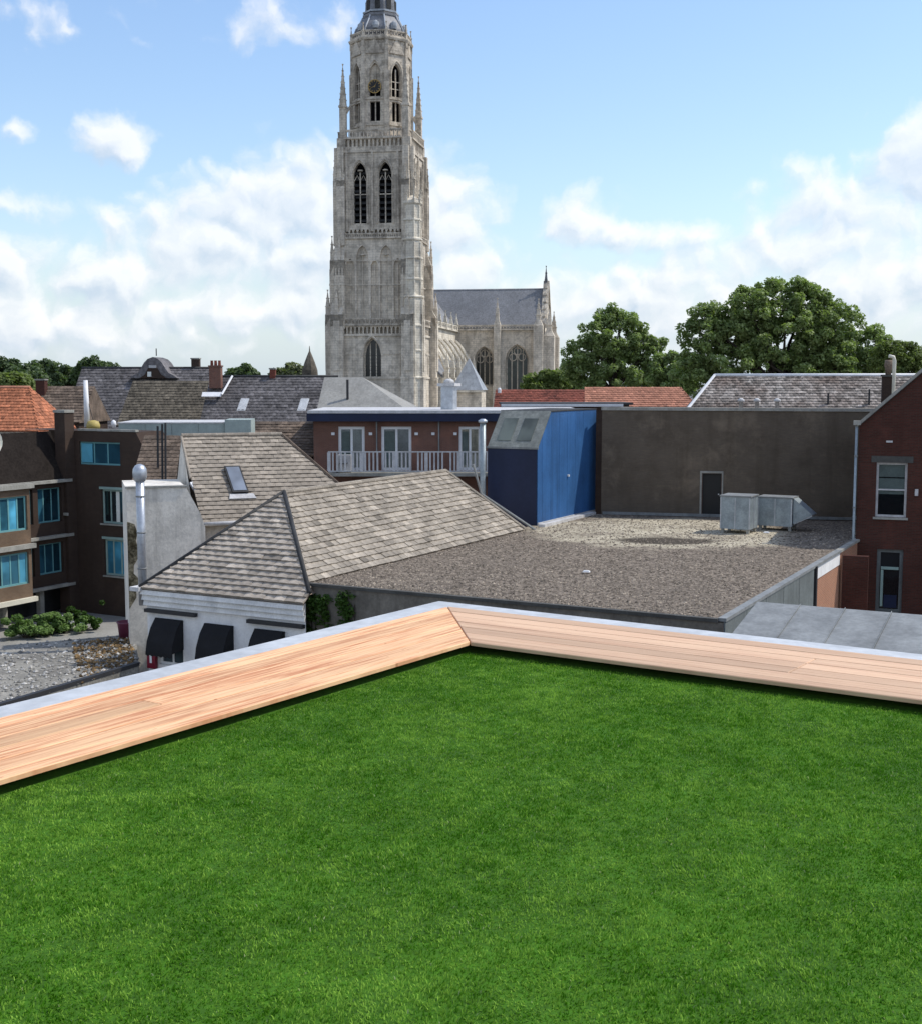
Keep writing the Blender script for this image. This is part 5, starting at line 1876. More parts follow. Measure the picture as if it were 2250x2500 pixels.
for f in sides3:
    for b in bel:
        lo = MB()
        lo.box(f, b[0] - 1.2, b[0] + 1.2, 1.05, 1.08, b[2] - .1, b[3] + .1)
        bo = lo.build('belfry_opening', M['void'], ch)
        n = 9
        for k in range(n):
            z = b[2] + .3 + (b[3] - b[2] - 2.2) * k / (n - 1)
            MB().prism([f(b[0] - 1.08, .55, z), f(b[0] + 1.08, .55, z), f(b[0] + 1.08, .98, z + .42), f(b[0] - 1.08, .98, z + .42)], Vector((0, 0, .07))).build('louvre', M['louvre'], bo)
        q = MB().box(f, b[0] - .09, b[0] + .09, .3, .5, b[2], b[3] - 1.6)
        zc = b[2] + (b[3] - b[2]) * .47
        q.box(f, b[0] - 1.08, b[0] + 1.08, .3, .5, zc, zc + .18)
        q.lathe(f(b[0], .4, b[3] - 1.3), [(.28, -.1), (.45, -.1), (.45, .1), (.28, .1)], 10)
        q.tube([f(b[0] - 1.05, .4, b[3] - 3.0), f(b[0] - .55, .4, b[3] - 2.1), f(b[0], .4, b[3] - 3.0), f(b[0] + .55, .4, b[3] - 2.1), f(b[0] + 1.05, .4, b[3] - 3.0)], .09, 5)
        q.build('tracery', M['stone_up'], bo)
# galleries
for f in sides1:
    balustrade(ch, f, -H1 + 2.2, H1 - 2.2, -.15, Z1 + .02, 1.25, M['stone_up'])
for f in sides2:
    balustrade(ch, f, -H2 + 1.8, H2 - 1.8, -.15, Z2 - .4, .9, M['stone_up'])
for f in sides3:
    balustrade(ch, f, -H3 + 1.4, H3 - 1.4, -.1, Z3 - .2, 1.5, M['stone_up'])
# paired corner buttresses, stepping back and ending in pinnacles
for i, f in enumerate(sides1):
    for s in (-1, 1):
        b = MB()
        u = s * (H1 - 1.15)
        b.box(f, u - 1.15, u + 1.15, -1.35, .2, 0, zy(925))
        b.box(f, u - 1.05, u + 1.05, -1.15, .2, zy(925), zy(770))
        b.prism([f(u - 1.05, -1.15, zy(770)), f(u + 1.05, -1.15, zy(770)), f(u + 1.05, .2, zy(735)), f(u - 1.05, .2, zy(735))], Vector((0, 0, -2.0)))
        b.box(f, u - .55, u + .55, -1.32, -1.152, zy(905), zy(785))
        b.box(f, u - 1.2, u + 1.2, -1.4, -1.1, zy(925), zy(921))
        pinnacle(b, f, u, -.95, zy(772), .62, 1.6, 2.6)
        f2 = sides2[i]
        u2 = s * (H2 - .9)
        b.box(f2, u2 - .85, u2 + .85, -1.0, .1, Z1 - .5, zy(640))
        b.prism([f2(u2 - .85, -1.0, zy(640)), f2(u2 + .85, -1.0, zy(640)), f2(u2 + .85, .1, zy(600)), f2(u2 - .85, .1, zy(600))], Vector((0, 0, -2.5)))
        for du in (-.55, 0, .55):
            b.box(f2, u2 + du - .1, u2 + du + .1, -1.12, -1.002, zy(780), zy(660))
        b.box(f2, u2 - .95, u2 + .95, -1.1, .05, zy(700), zy(695))
        pinnacle(b, f2, u2, -.8, zy(640), .5, 1.5, 2.5)
        f3 = sides3[i]
        u3 = s * (H3 - .72)
        b.box(f3, u3 - .66, u3 + .66, -.75, .1, Z2 - 1.5, zy(450))
        b.box(f3, u3 - .5, u3 + .5, -.55, .1, zy(450), zy(372))
        b.prism([f3(u3 - .66, -.75, zy(450)), f3(u3 + .66, -.75, zy(450)), f3(u3 + .66, -.1, zy(430)), f3(u3 - .66, -.1, zy(430))], Vector((0, 0, -1.0)))
        b.box(f3, u3 - .12, u3 + .12, -.88, -.752, zy(575), zy(470))
        pinnacle(b, f3, u3, -.62, zy(452), .42, 1.3, 2.1)
        b.build('buttress', M['stone'] if s < 0 or True else M['stone'], ch)
# stair turret in the right hand corner
tc_ = CF(H2 - .1, -H2 + .4, 0)
q = MB().lathe((tc_.x, tc_.y, 0), [(1.9, 0), (1.9, zy(735)), (1.65, zy(730)), (1.65, zy(600)), (1.45, zy(592)), (1.45, zy(512)), (1.7, zy(508)), (1.6, zy(502)), (.2, zy(488))], 8, R(22.5 - TW))
for k in range(8):
    t_ = R(22.5 - TW + 45 * k)
    for (r_, a, b) in ((1.9, 735, 1060), (1.65, 600, 728), (1.45, 514, 590)):
        q.tube([(tc_.x + r_ * math.cos(t_), tc_.y + r_ * math.sin(t_), max(0, zy(b))), (tc_.x + r_ * math.cos(t_), tc_.y + r_ * math.sin(t_), zy(a))], .16, 5)
for (y_, r_) in ((925, 2.1), (860, 2.05), (800, 2.05), (732, 2.05), (690, 1.85), (640, 1.85), (596, 1.8), (550, 1.65)):
    q.lathe((tc_.x, tc_.y, zy(y_)), [(r_ - .25, 0), (r_, .1), (r_, .35), (r_ - .25, .5)], 8, R(22.5 - TW))
for k in range(8):
    t_ = R(22.5 - TW + 45 * k)
    ff = Fr(tc_.x + 1.55 * math.cos(t_), tc_.y + 1.55 * math.sin(t_), TW)
    pinnacle(q, ff, 0, 0, zy(508), .3, .6, 1.3)
q.build('stair_turret', M['stone_pale'], ch)
# octagon
HO = 4.75
ZO0, ZO1 = Z3 - .3, zy(112)
octo = MB()
fo = []
for k in range(8):
    a = TW + 45 * k
    f = Fr(CF.x, CF.y, a)
    p = f(0, -HO, 0)
    fo.append(Fr(p.x, p.y, a))
ow = HO * math.tan(math.pi / 8)
lo_op = (0, 1.75, zy(308), zy(262), 'rect')
up_op = (0, 1.85, zy(250), zy(172), 'lancet')
for k, f in enumerate(fo):
    wall(octo, f, -ow, ow, ZO0, zy(256), [lo_op], depth=.7)
    wall(octo, f, -ow, ow, zy(256), ZO1, [up_op], depth=.7)
    ar = arch_pts(0, 2.3, up_op[2], up_op[3] + .45, 'lancet')
    octo.tube([f(a, -.06, b) for (a, b) in [(-1.15, up_op[2])] + ar + [(1.15, up_op[2])]], .13, 6)
    octo.box(f, -ow + .3, ow - .3, -.16, -.004, zy(257), zy(253))
    octo.box(f, -ow + .3, ow - .3, -.14, -.004, zy(318), zy(314))
    # gablet over each light
    octo.prism([f(-1.5, -.2, zy(150)), f(1.5, -.2, zy(150)), f(0, -.2, zy(112))], f.vv * .19)
    for s in (-.55, .55):
        octo.box(f, s - .1, s + .1, -.1, -.004, zy(150), zy(118))
oo = octo.build('octagon', M['stone_up'], ch)
for k, f in enumerate(fo):
    if k in (3, 4, 5):
        continue
    q = MB().box(f, -1.0, 1.0, .72, .75, lo_op[2], lo_op[3]).box(f, -1.05, 1.05, .72, .75, up_op[2], up_op[3])
    vo = q.build('lantern_light', M['void'], ch)
    q = MB().box(f, -.09, .09, .25, .45, lo_op[2], lo_op[3]).box(f, -.09, .09, .25, .45, up_op[2], up_op[3] - .9)
    if k in (0, 2, 6):
        q.box(f, -.9, .9, .5, .6, up_op[2] + 2.0, up_op[3])
    for z in (zy(215), zy(232)):
        q.box(f, -.9, .9, .28, .42, z, z + .12)
    q.build('tracery', M['stone_up'], vo)
ribs = MB()
for k in range(8):
    a = TW + 22.5 + 45 * k
    f = Fr(CF.x, CF.y, a)
    rr = HO / math.cos(math.pi / 8)
    b = MB()
    b.box(f, -.42, .42, -rr - .3, -rr + .5, ZO0, zy(190))
    b.box(f, -.32, .32, -rr - .12, -rr + .5, zy(190), ZO1)
    pinnacle(b, f, 0, -rr + .05, zy(132), .5, 1.3, 2.3)
    b.build('angle_pier', M['stone_up'], ch)
q = MB()
q.lathe((CF.x, CF.y, 0), [(HO * 1.08 + .3, ZO1 - .4), (HO * 1.08 + .45, ZO1 - .1), (HO * 1.08 + .45, ZO1 + .1), (HO * 1.05, ZO1 + .15)], 8, R(22.5 - TW))
q.build('cornice', M['stone_up'], ch)
for k, f in enumerate(fo):
    balustrade(ch, f, -ow + .2, ow - .2, .1, ZO1 + .12, 1.1, M['stone_up'])
# slender corner pinnacles beside the octagon
for (s, t_) in ((-1, -1), (1, -1), (1, 1), (-1, 1)):
    b = MB()
    pinnacle(b, CF, s * 5.35, t_ * 5.35, Z3 - .2, 1.05, 5.6, 6.6)
    b.box(CF, s * 5.35 - .35, s * 5.35 + .35, t_ * 5.35 - .35, t_ * 5.35 + .35, Z3, Z3 + 7)
    # little flyer to the octagon
    a, c = CF(s * 5.0, t_ * 5.0, zy(290)), CF(s * 3.6, t_ * 3.6, zy(262))
    b.tube([a, (a + c) / 2 + Vector((0, 0, .5)), c], .22, 6)
    b.build('corner_pinnacle', M['stone_up'], ch)
# clock
f = fo[0]
zc = zy(228)
disc = []
q = MB()
cl = MB().prism([f(1.12 * math.cos(t * math.pi / 16), -.32, zc + 1.12 * math.sin(t * math.pi / 16)) for t in range(32)], f.vv * .2).build('clock_face', M['black'], ch)
q = MB()
for t in range(32):
    a, b = t * math.pi / 16, (t + 1) * math.pi / 16
    q.prism([f(r_ * math.cos(w_), -.34, zc + r_ * math.sin(w_)) for (r_, w_) in ((1.0, a), (1.13, a), (1.13, b), (1.0, b))], f.vv * .018)
q.build('rim', M['gold'], cl)
for t in range(12):
    a = t * math.pi / 6
    d0, d1 = (.72, .95)
    px_, pz_ = math.cos(a), math.sin(a)
    qx, qz = -math.sin(a) * .05, math.cos(a) * .05
    MB().prism([f(px_ * d0 - qx, -.34, zc + pz_ * d0 - qz), f(px_ * d0 + qx, -.34, zc + pz_ * d0 + qz), f(px_ * d1 + qx, -.34, zc + pz_ * d1 + qz), f(px_ * d1 - qx, -.34, zc + pz_ * d1 - qz)], f.vv * .018).build('hour_mark', M['gold'], cl)
for (a, ln, wd) in ((R(60), .55, .08), (R(200), .88, .06)):
    px_, pz_ = math.cos(a), math.sin(a)
    qx, qz = -math.sin(a) * wd, math.cos(a) * wd
    MB().prism([f(-px_ * .15 - qx, -.37, zc - pz_ * .15 - qz), f(-px_ * .15 + qx, -.37, zc - pz_ * .15 + qz), f(px_ * ln, -.37, zc + pz_ * ln)], f.vv * .02).build('clock_hand', M['gold'], cl)
# lead covered crown, lantern and onion spire
prof = [(4.75, zy(108)), (4.6, zy(98)), (4.35, zy(86)), (3.9, zy(74)), (3.35, zy(62)), (3.0, zy(55)), (3.1, zy(52)), (3.1, zy(47)), (2.7, zy(46)), (2.62, zy(20)), (2.4, zy(5)), (2.25, zy(-12)), (2.5, zy(-16)), (2.5, zy(-20)), (1.6, zy(-26)), (1.5, zy(-62)), (2.0, zy(-66)), (2.3, zy(-90)), (1.9, zy(-120)), (.8, zy(-150)), (.3, zy(-190)), (.08, zy(-262))]
q = MB().lathe((CF.x, CF.y, 0), prof, 8, R(22.5 - TW))
sp = q.build('spire', M['lead'], ch)
for k in range(8):
    a = TW + 45 * k
    f = Fr(CF.x, CF.y, a)
    q = MB()
    q.lathe(f(0, -3.95, zy(82)), [(.02, .9), (.55, .5), (.6, 0), (.5, -.5)], 8)
    q.build('dormer', M['lead_pale'], sp)
    MB().box(f, -1.25, 1.25, -2.82, -2.66, zy(44), zy(40)).build('lantern_sill', M['lead_pale'], sp)
    q = MB().box(f, -.42, .42, -2.58, -2.44, zy(36), zy(14))
    q.build('lantern_opening', M['louvre'], sp)
for k in range(8):
    a = TW + 22.5 + 45 * k
    f = Fr(CF.x, CF.y, a)
    MB().tube([f(0, -4.75, zy(107)), f(0, -4.4, zy(86)), f(0, -3.4, zy(62)), f(0, -3.1, zy(53))], .13, 6).build('lead_roll', M['lead_pale'], sp)

# ---- nave, aisle chapels and transept
nv = thing('church_nave', 'limestone church nave and transept with grey slate roof behind the tower', 'church', CF(6, 40, 0))
NZr, NZe = 30.8, 23.4
q = MB()
q.poly([CF(-6, 7, NZe), CF(6, 7, NZe), CF(6, 60, NZe), CF(-6, 60, NZe)])
q.poly([CF(6, 7.3, 0), CF(6, 40, 0), CF(6, 40, NZe), CF(6, 7.3, NZe)])
q.poly([CF(-6, 7.3, 0), CF(-6, 40, 0), CF(-6, 40, NZe), CF(-6, 7.3, NZe)])
q.poly([CF(-6, 7.3, NZe), CF(6, 7.3, NZe), CF(0, 7.3, NZr)])
q.build('nave_wall', M['stone_pale'], nv)
q = MB()
q.slab([CF(0, 7.6, NZr), CF(6.4, 7.6, NZe - .3), CF(6.4, 60, NZe - .3), CF(0, 60, NZr)], .3)
q.slab([CF(0, 7.6, NZr), CF(-6.4, 7.6, NZe - .3), CF(-6.4, 60, NZe - .3), CF(0, 60, NZr)], .3)
q.build('nave_roof', M['slate'], nv)
# aisle with chapels
XF = Fr(CF(9.2, 7, 0).x, CF(9.2, 7, 0).y, TW - 90)
AZ = 13.5
q = MB()
cops = [(3.6 + 6.2 * k, 3.2, 4.0, 11.6, 'lancet') for k in range(5)]
wall(q, XF, 0, 33, 0, AZ, cops, depth=.5)
q.poly([CF(6, 7, 0), CF(9.2, 7, 0), CF(9.2, 7, AZ), CF(6, 7, 18)])
q.build('aisle_wall', M['stone_pale'], nv)
for op in cops:
    window(nv, XF, op, 0, M['stone_pale'], M['leadglass'], 3, 1, .2, .5)
MB().slab([CF(9.5, 6.8, AZ), CF(6, 6.8, 17.2), CF(6, 40, 17.2), CF(9.5, 40, AZ)], .25).build('aisle_roof', M['slate'], nv)
for k in range(6):
    v = 7.3 + 6.2 * k
    b = MB()
    b.box(CF, 9.2, 10.5, v - .6, v + .6, 0, 13.6)
    pinnacle(b, CF, 9.9, v, 13.6, .8, 1.8, 2.6)
    b.tube([CF(9.8, v, 15.0), CF(8.8, v, 17.3), CF(7.4, v, 19.6), CF(6.1, v, 21.0)], .38, 6)
    pinnacle(b, CF, 6.3, v, NZe - .3, .7, 1.2, 2.0)
    b.build('flying_buttress', M['stone_pale'], nv)
balustrade(nv, XF, 0, 33, -.1, AZ - .1, 1.2, M['stone_pale'])
UF = Fr(CF(6.3, 7, 0).x, CF(6.3, 7, 0).y, TW - 90)
balustrade(nv, UF, .5, 33, -.1, NZe - .5, 1.2, M['stone_pale'])
# transept
TV = 40.0
TL = 23.9
TF = Fr(CF(6, TV, 0).x, CF(6, TV, 0).y, TW)
TLn = TL - 6
tops = [(5.7, 3.9, 12.0, 20.0, 'low'), (12.4, 4.6, 7.0, 20.4, 'low')]
TZe, TZr = 23.8, 31.9
q = MB()
wall(q, TF, 0, TLn, 0, TZe, tops, depth=.8)
EFr = Fr(TF(TLn, 0, 0).x, TF(TLn, 0, 0).y, TW - 90)
q.poly([TF(TLn, 0, 0), TF(TLn, 11, 0), TF(TLn, 11, TZe), TF(TLn, 5.5, TZr + .7), TF(TLn, 0, TZe)])
q.build('transept_wall', M['stone'], nv)
for k, op in enumerate(tops):
    wn = window(nv, TF, op, 0, M['stone_up'], glass('transept_glass', (.05, .065, .058), .3), 4, 1, .28, .8)
    q = MB()
    for (du, dz) in ((-.9, -2.6), (.9, -2.6), (0, -1.4)):
        c_ = TF(op[0] + du, .72, op[3] + dz)
        pts = [(c_ + TF.uu * (.72 * math.cos(t * math.pi / 6)) + Vector((0, 0, .72 * math.sin(t * math.pi / 6)))) for t in range(13)]
        q.tube(pts, .11, 5)
    q.build('tracery', M['stone_up'], wn)
MB().slab([TF(-12, -.3, TZe - .1), TF(TLn - .8, -.3, TZe - .1), TF(TLn - .8, 5.5, TZr), TF(-12, 5.5, TZr)], .3).build('transept_roof', M['slate'], nv)
MB().slab([TF(-12, 11.3, TZe - .1), TF(TLn - .8, 11.3, TZe - .1), TF(TLn - .8, 5.5, TZr), TF(-12, 5.5, TZr)], .3).build('transept_roof', M['slate'], nv)
balustrade(nv, TF, 0, TLn - 1.2, -.35, TZe - .6, 1.1, M['stone'])
gp = MB()
for s in (0, 1):
    a = TF(TLn - .8, -.1 + s * 11.2, TZe - .2)
    b_ = TF(TLn - .8, 5.5, TZr + .6)
    gp.prism([a, b_, b_ + Vector((0, 0, .9)), a + Vector((0, 0, .9))], TF.uu * 1.2)
    for k in range(1, 6):
        c_ = a.lerp(b_, k / 6)
        ff = Fr(c_.x, c_.y, TW)
        gp.frustum(ff, .6, 0, c_.z + .8, c_.z + 1.5, .3, .08)
gp.build('gable_coping', M['stone_up'], nv)
b = MB()
pinnacle(b, TF, TLn - .3, 5.5, TZr + .4, .55, 1.3, 2.6)
b.build('gable_finial', M['lead'], nv)
for (u, v, wd, h) in ((TLn - 1.1, -1.0, 1.1, 24), (TLn + .9, .5, 1.3, 22), (TLn + .9, 10.5, 1.3, 22), (8.5, -.9, .8, 24.2)):
    b = MB()
    b.box(TF, u - wd, u + wd, v - wd, v + wd, 0, h * .5)
    b.box(TF, u - wd * .85, u + wd * .85, v - wd * .8, v + wd, h * .5, h)
    b.frustum(TF, u, v, h, h + 1.3, wd * .85, wd * .35)
    pinnacle(b, TF, u, v, h + .6, wd * .8, 1.6, 3.0)
    b.build('transept_buttress', M['stone'], nv)
# tent roofed chapel
PF = CF.sub(13.6, 9.0)
q = thing('tent_roof_chapel', 'small chapel with pale lead pyramid roof at the church foot', 'chapel', PF(0, 0, 0))
MB().box(PF, -2.6, 2.6, -2.6, 2.6, 0, 11.4).build('wall', M['stone'], q)
MB().frustum(PF, 0, 0, 11.4, 17.0, 2.9, .05).build('roof', M['lead_pale'], q)
MB().box(PF, -2.9, 2.9, -2.95, -2.7, 11.0, 11.39).build('gutter', M['stone_pale'], q)

# ------------------------------------------------------------------ trees and shrubs
def leaf_cloud(name, clumps, n, size, m_, parent, seed, flat=.35):
    """n leaf faces spread over clumps (centre, radius); light and dark by clump"""
    rs = np.random.RandomState(seed)
    C = np.array([tuple(c[0]) for c in clumps])
    Rr = np.array([c[1] for c in clumps])
    pr = Rr ** 2
    pr = pr / pr.sum()
    idx = rs.choice(len(clumps), n, p=pr)
    d = rs.randn(n, 3)
    d /= np.linalg.norm(d, axis=1)[:, None]
    rad = .55 + .5 * rs.rand(n) ** .7
    pos = C[idx] + d * (Rr[idx] * rad)[:, None] * np.array([1, 1, .8])
    nrm = d * .4 + np.array([.25, 0, .8]) + rs.randn(n, 3) * .6
    nrm /= np.linalg.norm(nrm, axis=1)[:, None]
    a = np.cross(nrm, rs.randn(n, 3))
    a /= np.linalg.norm(a, axis=1)[:, None]
    b = np.cross(nrm, a)
    s = size * (.6 + .8 * rs.rand(n))
    a *= s[:, None]
    b *= (s * .62)[:, None]
    base = np.array(LOC[parent.name]) if parent else np.zeros(3)
    V = np.zeros((n, 4, 3), np.float32)
    V[:, 0] = pos - a - base
    V[:, 1] = pos - b * .9 - base
    V[:, 2] = pos + a - base
    V[:, 3] = pos + b * .9 - base + nrm * (s * .15)[:, None]
    me = bpy.data.meshes.new(name)
    me.vertices.add(4 * n)
    me.vertices.foreach_set('co', V.reshape(-1))
    me.loops.add(4 * n)
    me.loops.foreach_set('vertex_index', np.arange(4 * n, dtype=np.int32))
    me.polygons.add(n)
    me.polygons.foreach_set('loop_start', np.arange(n, dtype=np.int32) * 4)
    me.update(calc_edges=True)
    ct = rs.rand(len(clumps))
    t = np.clip(.35 + .3 * (ct[idx] - .5) + .28 * rs.randn(n), 0, 1)
    at = me.attributes.new('tint', 'FLOAT', 'POINT')
    at.data.foreach_set('value', np.repeat(t, 4).astype(np.float32))
    return link(name, me, m_, parent)


def tree(label, base, lobes, nclump, crad, nleaf, size, m_, seed, trunk=(1.0, .5), group=None, name='tree', low=None):
    """trunk and limbs reach into every lobe; leaf clumps sit on and inside the lobes"""
    rs = random.Random(seed)
    base = Vector(base)
    t = thing(name, label, 'tree', base, group)
    zc = min(l[0].z - l[1].z * .6 for l in lobes)
    tk = MB()
    top = Vector((base.x, base.y, max(base.z + 2, zc)))
    tk.tube([base - Vector((0, 0, .3)), base.lerp(top, .5) + Vector((.2, .1, 0)), top], trunk[0], 9, trunk[1])
    for (c, r) in lobes:
        for j in range(3):
            e = c + Vector((rs.uniform(-.6, .6) * r.x, rs.uniform(-.6, .6) * r.y, rs.uniform(-.2, .6) * r.z))
            mid_ = top.lerp(e, .5) + Vector((rs.uniform(-.6, .6), rs.uniform(-.6, .6), rs.uniform(-.2, .8)))
            tk.tube([top - Vector((0, 0, .4)), mid_, e], trunk[1] * .55, 6, .05)
    tk.build('trunk', M['bark'], t, True)
    cl = []
    tot = sum(l[1].x * l[1].z for l in lobes)
    for (c, r) in lobes:
        k = max(4, int(nclump * r.x * r.z / tot))
        for j in range(k):
            d = Vector((rs.gauss(0, 1), rs.gauss(0, 1), rs.gauss(0, 1))).normalized()
            q = rs.uniform(.7, 1.08) if rs.random() < .9 else rs.uniform(.3, .7)
            p = Vector((c.x + d.x * r.x * q, c.y + d.y * r.y * q, c.z + d.z * r.z * q))
            cl.append((p, crad * rs.uniform(.55, 1.35)))
    leaf_cloud('crown', cl, nleaf, size, m_, t, seed)
    return t


def lobe(px, py, D, rx, rz, ry=None, dD=0):
    k = D / 3117.0
    p = P(px, py, D + dD)
    return (p, Vector((rx * k, (ry or rx * .6) * k, rz * k)))


p = P(1495, 940, 160)
tree('dark green maple tree standing alone right of the church', (p.x, 160, 0),
     [lobe(1500, 820, 160, 82, 62), lobe(1450, 880, 160, 72, 60), lobe(1555, 870, 160, 62, 58), lobe(1415, 905, 160, 40, 42), lobe(1510, 920, 160, 105, 50), lobe(1590, 840, 160, 30, 26), lobe(1500, 775, 160, 42, 30)], 420, .62, 40000, .19, M['leaf'], 21, (.6, .35))
p = P(1640, 940, 150)
tree('small leafy tree squeezed between the two large trees', (p.x, 150, 0), [lobe(1635, 900, 150, 42, 42), lobe(1640, 935, 150, 55, 40)], 140, .55, 16000, .18, M['leaf'], 22, (.4, .2))
p = P(1910, 940, 128)
tree('broad dark green tree towering over the mottled roof', (p.x, 128, 0),
     [lobe(1900, 790, 128, 150, 105), lobe(1760, 850, 128, 105, 90), lobe(1730, 800, 128, 60, 60), lobe(1850, 760, 128, 90, 66), lobe(1960, 770, 128, 75, 80), lobe(2040, 840, 128, 110, 82), lobe(2110, 870, 128, 80, 66), lobe(1820, 900, 128, 170, 70), lobe(2020, 910, 128, 150, 60), lobe(1700, 920, 128, 50, 60), lobe(2020, 775, 128, 46, 36)], 1000, .60, 95000, .18, M['leaf'], 23, (.9, .5))
p = P(2215, 940, 120)
tree('yellow green tree edge behind the dark chimney stack', (p.x, 120, 0), [lobe(2205, 885, 120, 48, 46), lobe(2225, 930, 120, 55, 45), lobe(2170, 880, 120, 40, 40)], 140, .5, 16000, .16, M['leaf_y'], 24, (.4, .2))
p = P(1325, 945, 175)
tree('small yellowish green bushy tree before the church transept', (p.x, 175, 0), [lobe(1325, 935, 175, 42, 24), lobe(1350, 930, 175, 30, 18), lobe(1300, 945, 175, 26, 18)], 30, .9, 7000, .3, M['leaf_y'], 25, (.3, .15))
p = P(1385, 945, 185)
tree('low dark green bush between church and maple tree', (p.x, 185, 0), [lobe(1385, 930, 185, 24, 20), lobe(1372, 945, 185, 30, 20)], 20, .9, 4000, .32, M['leaf_far'], 26, (.3, .15))
far = [((0, 895), 60, 34, 210, 'M', 'dark rounded treetop at the far left picture edge'), ((60, 915), 60, 38, 200, 'M', 'dark green treetop behind the orange roof'), ((105, 900), 48, 30, 215, 'M', 'domed treetop right of the picture edge trees'), ((165, 905), 60, 30, 230, 'M', 'dark green treetop behind the brown roof chimney'),
       ((225, 888), 45, 26, 225, 'M', 'highest dark treetop of the left horizon'), ((270, 900), 40, 22, 235, 'M', 'low dark treetop beside the long slate roof'), ((594, 905), 32, 22, 200, 'M', 'small round green treetop above the red chimney'), ((708, 905), 45, 24, 190, 'P', 'pale green blossoming treetop beside the slate turret'), ((40, 930), 50, 26, 180, 'Y', 'lighter green treetop just above the orange roof ridge'), ((-60, 910), 60, 36, 205, 'M', 'dark treetop cut by the left picture edge')]
for k, ((px, py), rx, rz_, D, tp_, lab) in enumerate(far):
    py += 9
    p = P(px, py, D)
    mm = {'M': M['leaf_far'], 'P': M['leaf_pale'], 'Y': M['leaf_y']}[tp_]
    tree(lab, (p.x, D, 0), [lobe(px, py, D, rx * .8, rz_ * .8), lobe(px - rx * .45, py + 8, D, rx * .5, rz_ * .7), lobe(px + rx * .45, py + 10, D, rx * .5, rz_ * .7), lobe(px, py + rz_, D, rx, rz_)], 110, .85, 9000, .34, mm, 40 + k, (.4, .25), group='treetops on the horizon')

# ivy on the dark front of the gravel building
for k, (px0, py0, py1, wd_, lab) in enumerate(((752, 1470, 1560, 1.15, 'broad dark green ivy on the dark wall beside the white house'), (848, 1465, 1535, .6, 'narrow dark green ivy strand on the dark wall'))):
    a = (px0 - 1125) / 3117.0
    D = 40.0
    p = P(px0, py0, 39.6)
    u_ = (p - GF(0, 0, 0)).dot(GF.uu)
    b0 = GF(u_, -.1, 0)
    t = thing('ivy', lab, 'climbing plant', (b0.x, b0.y, 0), 'ivy on the dark wall')
    rs_ = random.Random(k + 4)
    st = MB()
    cl = []
    for j in range(5):
        x0 = u_ + rs_.uniform(-.2, .2) * wd_
        x1 = u_ + rs_.uniform(-.9, .9) * wd_ * .6
        st.tube([GF(x0, -.05, 0), GF((x0 + x1) / 2 + .1, -.05, RZ * .5), GF(x1, -.05, RZ - .5)], .025, 5, .01)
    for j in range(int(70 * wd_) + 20):
        z = RZ - .15 - 2.9 * rs_.random()
        cl.append((GF(u_ + rs_.uniform(-.6, .6) * wd_ * (.8 + .3 * math.sin(z * 3)), -.10, z), rs_.uniform(.10, .2)))
    st.build('stem', M['bark'], t)
    leaf_cloud('leaves', cl, int(2600 * wd_) + 900, .055, M['ivy'], t, 60 + k)

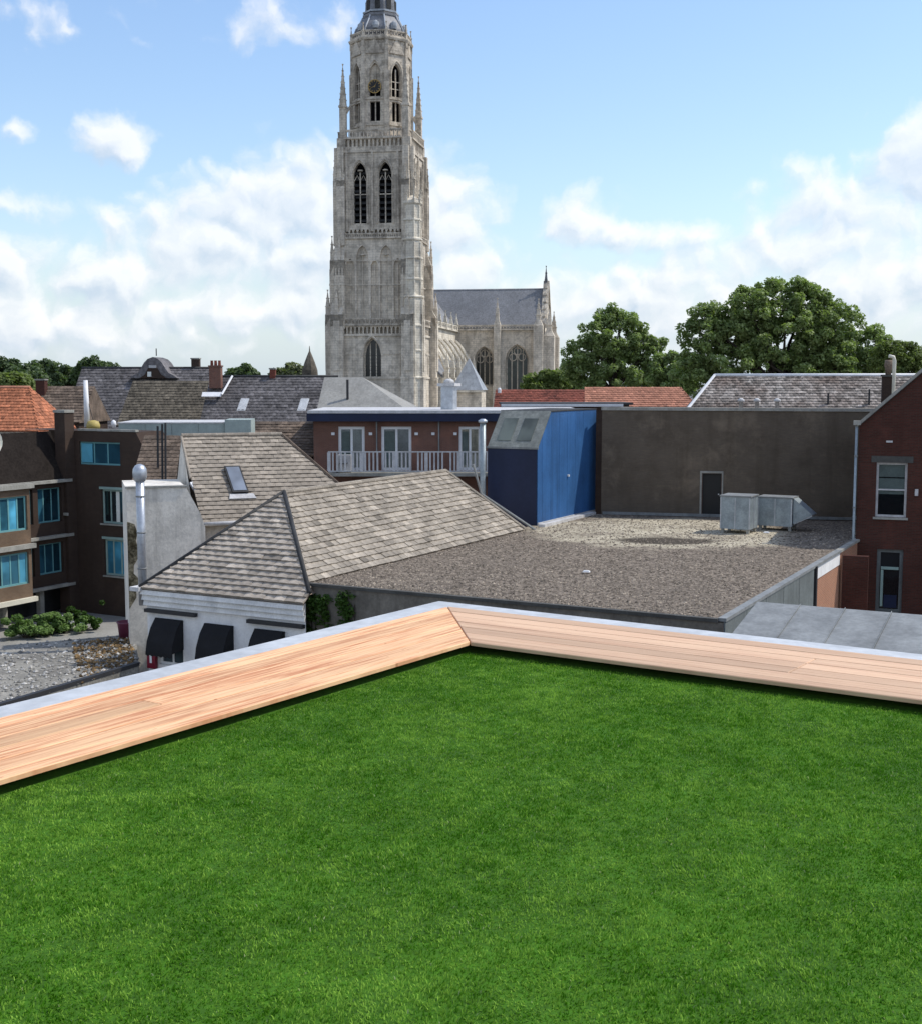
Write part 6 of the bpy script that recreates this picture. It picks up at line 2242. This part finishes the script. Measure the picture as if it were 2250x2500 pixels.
# planting bed under the apartments
bed = []
for k, (px, py, r_, lab, mm) in enumerate(((60, 1530, 26, 'leftmost leafy shrub in the shaded apartment bed', 'shrub'), (105, 1520, 30, 'bright leafy shrub in the apartment bed', 'shrub'), (150, 1520, 26, 'leafy shrub with pale flowers in the apartment bed', 'shrub'), (205, 1500, 30, 'dark shrub before the brown brick wing', 'ivy'))):
    D = 63.5 + k * .7
    p = P(px, py, D)
    rr = r_ / 3117.0 * D
    t = thing('shrub', lab, 'shrub', (p.x, D, 0), 'shrubs in the apartment bed')
    rs_ = random.Random(k)
    st = MB()
    cl = []
    for j in range(26):
        e = Vector((p.x + rs_.gauss(0, .55) * rr * 1.6, D + rs_.gauss(0, .5) * rr, .2 + abs(rs_.gauss(0, .5)) * rr * 1.2))
        cl.append((e, rs_.uniform(.12, .28) * (1 if mm == 'shrub' else .8)))
        if j < 7:
            st.tube([(p.x, D, 0), e], .03, 5, .01)
    st.build('stem', M['bark'], t)
    leaf_cloud('leaves', cl, 3200, .085, M[mm], t, 80 + k)
    if 'flowers' in lab:
        leaf_cloud('flowers', [(c[0] + Vector((0, 0, .15)), .12) for c in cl[:9]], 160, .05, M['white'], t, 90)

# low gravel strewn roof at the lower left, with its dark kerb
g0, g1, g2, g3 = G(-260, 1808, -9.6), G(340, 1626, -9.6), G(330, 1548, -9.6), G(-260, 1600, -9.6)
lr = thing('low_gravel_roof', 'low flat roof strewn with pale gravel and leaves at the lower left', 'building', (g0 + g2) / 2 - Vector((0, 0, 3.4)))
zl_ = CAMZ - 9.6
m = MB().prism([Vector((p_.x, p_.y, 0)) for p_ in (g0, g1, g2, g3)], (0, 0, zl_))
m.build('deck', mat('gravelly_felt', (.27, .255, .225), .95, .3, .6, 10, .22, .5, col2=(.38, .36, .31)), lr)
dk = (g1 - g0).normalized()
nk = Vector((-dk.y, dk.x, 0))
MB().prism([g0 - nk * .02, g1 - nk * .02, g1 + nk * .16, g0 + nk * .16], Vector((0, 0, .13))).build('kerb', M['iron'], lr)


def on_low(rs):
    a, b = rs.rand(), rs.rand() ** 1.3
    p_ = g0.lerp(g1, a).lerp(g3.lerp(g2, a), b)
    return p_ + Vector((0, 0, .02))


def on_low_r(rs):
    a, b = .72 + .26 * rs.rand(), rs.rand() * .9
    p_ = g0.lerp(g1, a).lerp(g3.lerp(g2, a), b)
    return p_ + Vector((0, 0, .03))


pebbles('pale_gravel', lr, 1500, on_low, .025, .10, mat('pale_pebbles', (.40, .385, .355), .95, .3, 2, 12, .2, .2, isl=.6), 5)
pebbles('leaf_litter', lr, 700, on_low_r, .03, .10, mat('leaf_litter_brown', (.20, .13, .06), .95, .4, 2, 12, .2, .2, isl=.6), 6)
p = P(312, 1595, 47)
q = MB().lathe((p.x, p.y, zl_), [(.30, 0), (.36, .55), (.40, .6), (.36, .62), (.30, .5)], 12)
tag(q.build('flower_tub', plain('maroon_glaze', (.14, .03, .06), .5), None, True), 'maroon flower tub on the low gravel roof by the white house', 'flower tub')
